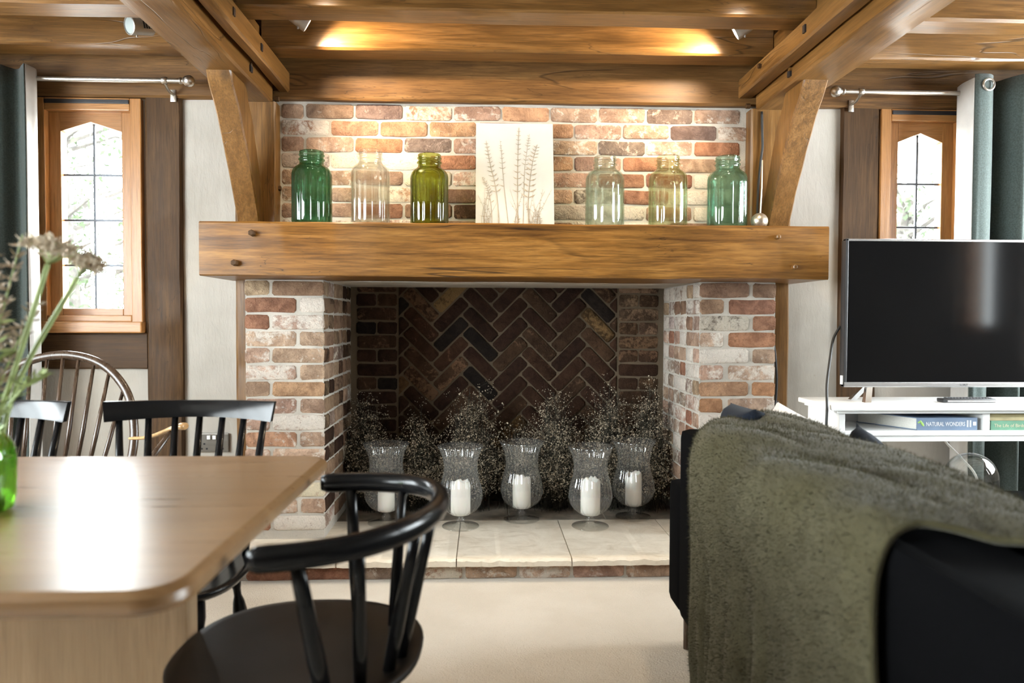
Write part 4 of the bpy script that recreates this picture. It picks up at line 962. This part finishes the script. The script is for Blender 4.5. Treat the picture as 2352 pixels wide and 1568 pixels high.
# ---------------------------------------------------------------- sofa, cushions, fleece
SF = thing('sofa', (1.05, 1.3, 0), 'navy black upholstered sofa with its back to the dining table', 'sofa')
MB().box(.612, .80, .15, 2.275, .145, .735, .028).build('back_frame', M_sofa, SF, auto=40)
MB().box(.80, 1.50, .30, 2.275, .145, .32, .02).build('seat_base', M_sofa, SF, auto=40)
MB().box(.618, 1.52, 2.27, 2.42, .145, .548, .026).build('arm', M_sofa, SF, auto=40)
MB().box(.618, 1.52, .15, .30, .145, .548, .026).build('arm', M_sofa, SF, auto=40)
def puff(c, u, v, nrm, hu, hv, th, name, m, parent=None, pinch=.10, n=18, seed=0):
    """a stuffed cushion: centre c, half sizes hu hv along unit axes u v, thickness th along nrm"""
    c, u, v, nrm = Vector(c), Vector(u).normalized(), Vector(v).normalized(), Vector(nrm).normalized(); vs = []; fs = []
    for side in (1, -1):
        b = len(vs)
        for j in range(n+1):
            for i in range(n+1):
                a, d = i/n*2-1, j/n*2-1
                pu = a*(1-pinch*(1-d*d)*abs(a)**2.0*.6); pv = d*(1-pinch*(1-a*a)*abs(d)**2.0*.6)
                h = th/2*(max(0, (1-a**4))*max(0, (1-d**4)))**.42
                h += mnoise.noise((a*2+seed, d*2, side*.7))*.010*(1-a*a)*(1-d*d)
                vs.append(c+u*pu*hu+v*pv*hv+nrm*h*side)
        for j in range(n):
            for i in range(n):
                q = (b+j*(n+1)+i, b+j*(n+1)+i+1, b+(j+1)*(n+1)+i+1, b+(j+1)*(n+1)+i); fs.append(q if side == 1 else q[::-1])
    me = MB().add(vs, fs).build(name, m, parent, smooth=True, org=None if parent else c)
    bm = bmesh.new(); bm.from_mesh(me.data); bmesh.ops.remove_doubles(bm, verts=bm.verts[:], dist=.0006); bmesh.ops.recalc_face_normals(bm, faces=bm.faces[:]); bm.to_mesh(me.data); bm.free()
    return me
for (y0, y1) in ((.32, 1.27), (1.30, 2.25)):
    puff((1.10, (y0+y1)/2, .385), (1, 0, 0), (0, 1, 0), (0, 0, 1), .36, (y1-y0)/2, .17, 'seat_cushion', M_sofa, SF, .02)
    puff((.855, (y0+y1)/2, .535), (.22, 0, 1), (0, 1, 0), (1, 0, -.22), .205, (y1-y0)/2, .20, 'back_cushion', M_sofa, SF, .03, seed=y0)
for (x, y) in ((.676, 2.35), (1.42, 2.33), (.70, .24), (1.42, .24)):
    MB().tube([(x, y, .15), (x-.004, y, .07), (x-.006, y, .068), (x-.008, y, 0)], [.022, .017, .015, .013], 12).build('leg', elm, SF, auto=40)
tag(puff((.775, 2.135, .695), (.1, 1, -.05), (-.05, .1, 1), (1, 0, .1), .15, .125, .12, 'cushion', M_navy, None, .1, seed=4), 'dark navy cushion poking up at far end of the sofa back', 'cushion')
wc = puff((.965, 2.07, .608), (.20, -1, -.16), (.10, .02, 1), (1, .15, -.1), .235, .17, .14, 'cushion', M_wcush, None, .1, seed=5)
tag(wc, 'white cushion with dark piped corner leaning on the sofa behind the fleece', 'cushion')
pc = [Vector((.965, 2.07, .608))+Vector((.20, -1, -.16)).normalized()*(-.235)+Vector((.10, .02, 1)).normalized()*z for z in (.172, .13, .09)]
MB().tube(pc, .005, 6).build('piping', M_dark, wc)
tag(puff((1.075, 1.93, .590), (.15, -1, -.45), (.10, -.05, 1), (1, .1, 0), .15, .13, .11, 'cushion', M_navy, None, .1, seed=6), 'dark navy cushion corner showing in front of the white console', 'cushion')

def fleece():
    nu, nv = 110, 120; rn = random.Random(5)
    prof = [(.606, .012), (.600, .15), (.597, .32), (.596, .50), (.598, .62), (.606, .70), (.630, .752), (.680, .782), (.745, .800), (.82, .808), (.89, .796), (.95, .755), (.985, .68), (.995, .58), (.99, .50)]
    pr = crom([(a, b, 0) for a, b in prof], 9); L = len(pr)
    cum = [0]
    for i in range(1, L): cum.append(cum[-1]+math.dist(pr[i-1], pr[i]))
    def P(s):
        d = s*cum[-1]; i = max(k for k in range(L) if cum[k] <= d+1e-9); i = min(i, L-2); t = (d-cum[i])/(cum[i+1]-cum[i])
        a = pr[i]; b = pr[i+1]; dx, dz = b[0]-a[0], b[1]-a[1]; l = math.hypot(dx, dz)
        return lerp(a[0], b[0], t), lerp(a[1], b[1], t), -dz/l, dx/l
    def far(s, x, z): return 2.045-.05*max(0, (.2-z))*1.5+(max(0, x-.61)*.70 if x < .85 else .17)-(.03*math.sin(s*9))*.4
    def near(s, x, z):
        return 1.06-.015*math.sin(z*7)-.14*max(0, min(1, (x-.66)/.2))
    vs = []; nrm = []
    for j in range(nv+1):
        for i in range(nu+1):
            s = i/nu; x, z, nx, nz = P(s); t = j/nv; y = lerp(far(s, x, z), near(s, x, z), t)
            side = max(0, min(1, (.72-z)/.35)) if x < .7 else 0
            top = 1-side if x < .93 else .3
            dn = max(0, min(1, (.62-z)/.5)); fe = math.exp(-(t/.22)**2)
            f = mnoise.noise((y*6.5+z*.5, z*.55, 1.7))*.050*dn+math.sin(y*34+z*1.5+mnoise.noise((y*3, z*1.5, 0))*3)*.017*dn+math.sin(y*72+z*3)*.011*fe*dn
            q = (y-1.6)*.55+(x-.7)*1.6
            f2 = mnoise.noise((q*7, y*2.2, 8.1))*.020+mnoise.noise((q*15+1, y*3.5, 3.1))*.010
            off = .004+.010*(1-side)+max(-.008, f*.9)*side+.008*dn*side+f2*top*.9+.012*top
            rz = -.03-.02*math.exp(-((y-1.55)/.3)**2)-.02*max(0, 1.35-y)/.3 if x > .62 and z > .7 else 0
            edge = min(1, min(t, 1-t)*14); off *= .4+.6*edge
            vs.append((x+nx*off, y, z+nz*off+rz*max(0, min(1, (x-.62)/.12)))); nrm.append((nx, nz))
    W = nu+1; fs = [(j*W+i, j*W+i+1, (j+1)*W+i+1, (j+1)*W+i) for j in range(nv) for i in range(nu)]
    t = NT('olive_fleece'); v = t.coords(rnd=False); a = t.noise(v, 95, 5, .75, .5); b = t.noise(v, 9, 4); c2 = t.noise(v, 330, 3)
    c = t.mix(t.ss(b, .3, .7), (.047, .041, .020), (.066, .059, .032)); c = t.mix(t.math('MULTIPLY', t.ss(a, .42, .68), .35), c, (.032, .027, .013))
    m = t.fin(c, 1.0, t.bump(t.math('ADD', a, t.math('MULTIPLY', c2, .6)), .5, .004), Sheen_Weight=.12, Sheen_Roughness=.5, Specular_IOR_Level=.05)
    o = MB().add(vs, fs).build('fleece_blanket', m, None, smooth=True, org=(.8, 1.6, .8), fix=True)
    s = o.modifiers.new('thickness', 'SOLIDIFY'); s.thickness = .012; s.offset = 0
    tag(o, 'olive green fleece blanket draped over the back of the black sofa', 'blanket')
    # pile: short fibres over the surface
    R = np.random.RandomState(2); A = np.array(vs).reshape(nv+1, nu+1, 3); K = 60000
    jj = R.randint(0, nv, K); ii = (R.rand(K)**.9*nu*.93).astype(int); fu, fv = R.rand(K)[:, None], R.rand(K)[:, None]
    p00, p10, p01, p11 = A[jj, ii], A[jj, ii+1], A[jj+1, ii], A[jj+1, ii+1]
    p = (p00*(1-fu)+p10*fu)*(1-fv)+(p01*(1-fu)+p11*fu)*fv
    nn = np.cross(p10-p00, p01-p00); nn /= np.linalg.norm(nn, axis=1)[:, None]
    flip = np.sign((nn*np.array([-1, 0, .8])).sum(1)); nn *= flip[:, None]
    d = nn*R.uniform(.004, .0085, (K, 1))+R.normal(size=(K, 3))*.0034; sd = np.cross(d, R.normal(size=(K, 3))); sd /= np.linalg.norm(sd, axis=1)[:, None]; sd *= .0007
    p = p+nn*.005
    allv = np.stack([p-sd, p+sd, p+d], 1).reshape(-1, 3)-np.array([.8, 1.6, .8])
    me = D.meshes.new('pile'); me.vertices.add(3*K); me.vertices.foreach_set('co', allv.ravel()); me.loops.add(3*K); me.loops.foreach_set('vertex_index', np.arange(3*K, dtype=np.int32))
    me.polygons.add(K); me.polygons.foreach_set('loop_start', np.arange(0, 3*K, 3, dtype=np.int32)); me.update(calc_edges=True); me.materials.append(m)
    po = D.objects.new('pile', me); COL.objects.link(po); po.parent = o; po['kind'] = 'stuff'
fleece()

# ---------------------------------------------------------------- television console and what stands on it
CN = thing('television_console', (2.0, 2.85, 0), 'white painted console with open shelf carrying the television', 'console')
ZTOP = .757
MB().box(1.300, 2.75, 2.672, 2.985, ZTOP-.020, ZTOP, .005).build('top', M_whitep, CN, auto=40)
MB().box(1.322, 2.728, 2.688, 2.975, ZTOP-.032, ZTOP-.020, .003).build('moulding', M_whitep, CN)
for x in (1.334, 2.70): MB().box(x, x+.024, 2.70, 2.965, .622, ZTOP-.032, .002).build('side_panel', M_whitep, CN)
MB().box(1.334, 2.724, 2.695, 2.97, .640, .660, .003).build('shelf', M_whitep, CN)
MB().box(1.340, 2.718, 2.700, 2.716, .618, .640, .002).build('shelf_rail', M_whitep, CN)
MB().box(1.340, 2.718, 2.952, 2.968, .58, ZTOP-.032, .002).build('back_panel', M_whitep, CN)
MB().box(1.889, 1.917, 2.702, 2.952, .660, ZTOP-.032, .002).build('divider', M_whitep, CN)
for x in (1.336, 2.69):
    for y in (2.702, 2.935): MB().box(x, x+.034, y, y+.034, 0, .625, .003).build('leg', M_whitep, CN)
TV = thing('television', (1.895, 2.835, ZTOP), 'large black flat screen television with silver rim on the white console', 'television')
tx0, tx1, tz0, tz1 = 1.4125, 2.378, .812, 1.393
M_screen = plain('glossy_screen', (.0015, .0015, .002), .10, var=0, Specular_IOR_Level=.2)
MB().box(tx0+.012, tx1-.012, 2.829, 2.832, tz0+.020, tz1-.010).build('screen', M_screen, TV)
f = MB(); M_bez = plain('silver_bezel', (.50, .50, .51), .25, .9)
MB().box(tx0, tx0+.012, 2.826, 2.85, tz0, tz1, .002).build('bezel_side', plain('dark_bezel', (.03, .03, .032), .3), TV); MB().box(tx1-.012, tx1, 2.826, 2.85, tz0, tz1, .002).build('bezel_side', M_dark, TV)
MB().box(tx0, tx1, 2.825, 2.85, tz0, tz0+.020, .003).build('bezel_bottom', M_bez, TV); MB().box(tx0, tx1, 2.826, 2.85, tz1-.010, tz1, .003).build('bezel_top', M_bez, TV)
MB().box(tx0+.004, tx1-.004, 2.832, 2.872, tz0+.004, tz1-.004, .006).build('back_case', M_dark, TV)
MB().box(tx0-.003, tx0+.001, 2.832, 2.85, tz0+.01, tz0+.045, .001).build('side_tag', M_whitep, TV)
for x in (1.520, 2.27):
    s = 1 if x > 2 else -1
    mb = MB(); mb.prism([(2.775, ZTOP), (2.800, ZTOP), (2.850, tz0+.01), (2.835, tz0+.01)], 'x', x-.012, x+.012); mb.prism([(2.885, ZTOP), (2.91, ZTOP), (2.86, tz0+.01), (2.845, tz0+.01)], 'x', x-.012, x+.012)
    mb.v = [(vv[0]+s*.035*(1-(vv[2]-ZTOP)/.06), vv[1], vv[2]) for vv in mb.v]
    mb.build('stand_foot', M_chrome, TV)
def text(s, size, loc, m, name, parent, rot=(PI/2, 0, 0), ext=.0003, align='LEFT', sx=1.0):
    cu = D.curves.new(name, 'FONT'); cu.body = s; cu.size = size; cu.extrude = ext; cu.align_x = align; cu.resolution_u = 3
    tmp = D.objects.new('tmp', cu); COL.objects.link(tmp); dg = bpy.context.evaluated_depsgraph_get(); me = D.meshes.new_from_object(tmp.evaluated_get(dg)); D.objects.remove(tmp)
    me.materials.clear(); me.materials.append(m)
    o = D.objects.new(name, me); COL.objects.link(o); o.parent = parent; o.location = Vector(loc)-ORG.get(parent.name, Vector()); o.rotation_euler = rot; o.scale = (sx, 1, 1); return o
M_txt = plain('white_print', (.75, .76, .78), .6); M_txtg = plain('pale_gold_print', (.62, .58, .42), .6); M_txtd = plain('dark_print', (.10, .10, .11), .5)
text('SONY', .0125, (1.895, 2.8246, tz0+.0055), M_txtd, 'logo', TV, align='CENTER')
def book(x0, x1, y0, y1, z0, h, mc, label, title, tsize, tm, skew=0.0, sx=None, tx=.06):
    B = thing('book', ((x0+x1)/2, (y0+y1)/2, z0), label, 'book', 'books on the console shelf')
    def sk(mb): mb.v = [(vv[0]-skew*(vv[1]-y0), vv[1], vv[2]) for vv in mb.v]; return mb
    sk(MB().box(x0, x1, y0, y1, z0, z0+.003)).build('cover', mc, B); sk(MB().box(x0, x1, y0, y1, z0+h-.003, z0+h)).build('cover', mc, B)
    sk(MB().box(x0, x1, y0-.002, y0+.002, z0, z0+h)).build('spine', mc, B)
    sk(MB().box(x0+.003, x1-.003, y0+.002, y1-.004, z0+.003, z0+h-.003)).build('pages', plain('book_pages', (.74, .72, .66), .9, var=.05, scale=200), B)
    if title: 
        o = text(title, tsize, (x0+tx, y0-.0025, z0+h*.5-tsize*.35), tm, 'title', B)
        if sx: o.scale = (sx/max(o.dimensions.x, .01), 1, 1)
    return B
M_bkb = plain('blue_book_cover', (.17, .23, .33), .35, var=.15, scale=8); M_bkg = plain('green_book_cover', (.13, .30, .20), .5, var=.1); M_bkt = plain('tan_book_cover', (.42, .36, .20), .6, var=.15); M_bko = plain('olive_book_cover', (.26, .22, .10), .6, var=.1)
bk = book(1.636, 1.868, 2.705, 2.93, .6605, .047, M_bkb, 'large blue book reading NATURAL WONDERS lying on the console shelf', 'NATURAL WONDERS', .0225, M_txt, .52, .150, .034)
M_bgreen = plain('spine_leaf_print', (.30, .50, .12), .5, var=.3)
MB().tube([(1.639, 2.7026, .688), (1.648, 2.7024, .694), (1.656, 2.7024, .684), (1.662, 2.7026, .676)], [.003, .005, .005, .002], 6, flat=(1, .2), up=(0, 0, 1)).build('spine_picture', M_bgreen, bk)
mb = MB()
for x in (1.828, 1.8315, 1.839, 1.8425): mb.box(x, x+.0022, 2.7022, 2.703, .672, .698)
mb.box(1.852, 1.864, 2.7022, 2.703, .678, .692); mb.build('publisher_mark', M_txt, bk)
book(1.922, 2.20, 2.705, 2.90, .6605, .035, M_bkg, 'green book titled The Life of Birds at bottom of the small stack', 'The Life of Birds', .018, M_txtg, 0, .118, .012)
book(1.920, 2.19, 2.708, 2.90, .6960, .013, M_bkt, 'thin tan book lying between the green and olive books', '', .01, M_txt)
book(1.922, 2.18, 2.710, 2.90, .7095, .0125, M_bko, 'thin olive brown book on top of the small stack', '', .0065, M_txtg)
RM = thing('remote_control', (1.875, 2.79, ZTOP), 'black remote control lying on the white console below the television', 'remote')
mb = MB(); mb.box(1.775, 1.985, 2.765, 2.808, ZTOP+.0005, ZTOP+.016, .004).build('body', M_dark, RM, auto=40)
MB().box(1.792, 1.985, 2.7645, 2.7655, ZTOP+.003, ZTOP+.010).build('silver_edge', M_bez, RM)
for i in range(14):
    for j in range(3): MB().box(1.80+i*.0125, 1.808+i*.0125, 2.772+j*.011, 2.780+j*.011, ZTOP+.0158, ZTOP+.0185).build('button', plain('remote_button', (.05, .05, .055), .5) if i == 0 and j == 0 else D.materials['remote_button'], RM)
tag(MB().tube(crom([(1.418, 2.875, 1.05), (1.385, 2.86, 1.0), (1.345, 2.80, .93), (1.305, 2.74, .83), (1.283, 2.69, .745), (1.276, 2.68, .66), (1.28, 2.69, .45), (1.30, 2.75, .2), (1.33, 2.85, .006)], 7), .005, 8).build('television_cable', M_rubber, None, True), 'black cable looping from the television edge down past the white console', 'cable')
tag(MB().tube(crom([(1.91, 2.98, .70), (1.915, 3.00, .62), (1.955, 3.02, .56), (2.03, 3.03, .49), (2.10, 3.03, .40), (2.13, 3.02, .2), (2.15, 3.02, .006)], 7), .005, 8).build('white_cable', M_wcable, None, True), 'white cable hanging behind the console in front of the curtain', 'cable')
# cloche on a low dark table beyond the sofa
LT = thing('side_table', (1.86, 2.42, 0), 'low black side table beyond the sofa holding the glass cloche', 'table')
MB().box(1.58, 2.30, 2.18, 2.66, .415, .440, .005).build('table_top', M_black, LT, auto=40)
for x in (1.60, 2.24):
    for y in (2.20, 2.60): MB().box(x, x+.04, y, y+.04, 0, .415, .003).build('leg', M_black, LT)
M_cloche = glassm('cloche_glass', (.98, .985, .98), body=0.0, edge=(.75, .77, .77), gl=1.2)
GC = thing('glass_cloche', (1.765, 2.58, .44), 'clear glass dome cloche over a small white dish', 'cloche')
R_ = .088; prof = [(R_+.002, 0), (R_, .004), (R_, .07)]+[(R_*math.cos(a), .07+R_*.98*math.sin(a)) for a in [PI/2*i/12 for i in range(1, 12)]]+[(0.0005, .07+R_*.98)]
inn = [(0.0005, .067+R_*.98)]+[((R_-.003)*math.cos(a), .07+(R_-.003)*.98*math.sin(a)) for a in [PI/2*i/12 for i in range(11, 0, -1)]]+[(R_-.003, .07), (R_-.003, .004)]
MB().lathe(prof+inn, 56, (1.765, 2.58, .4405), closed=True).build('dome', M_cloche, GC, smooth=True)
ds = MB(); ds.lathe([(0, 0), (.03, 0), (.055, .018), (.066, .026), (.064, .029), (.052, .022), (0, .018)], 40, (1.765, 2.58, .4405)); tag(ds.build('dish', M_whitep, None, smooth=True, org=(1.765, 2.58, .4405)), 'small white dish standing under the glass cloche', 'dish')
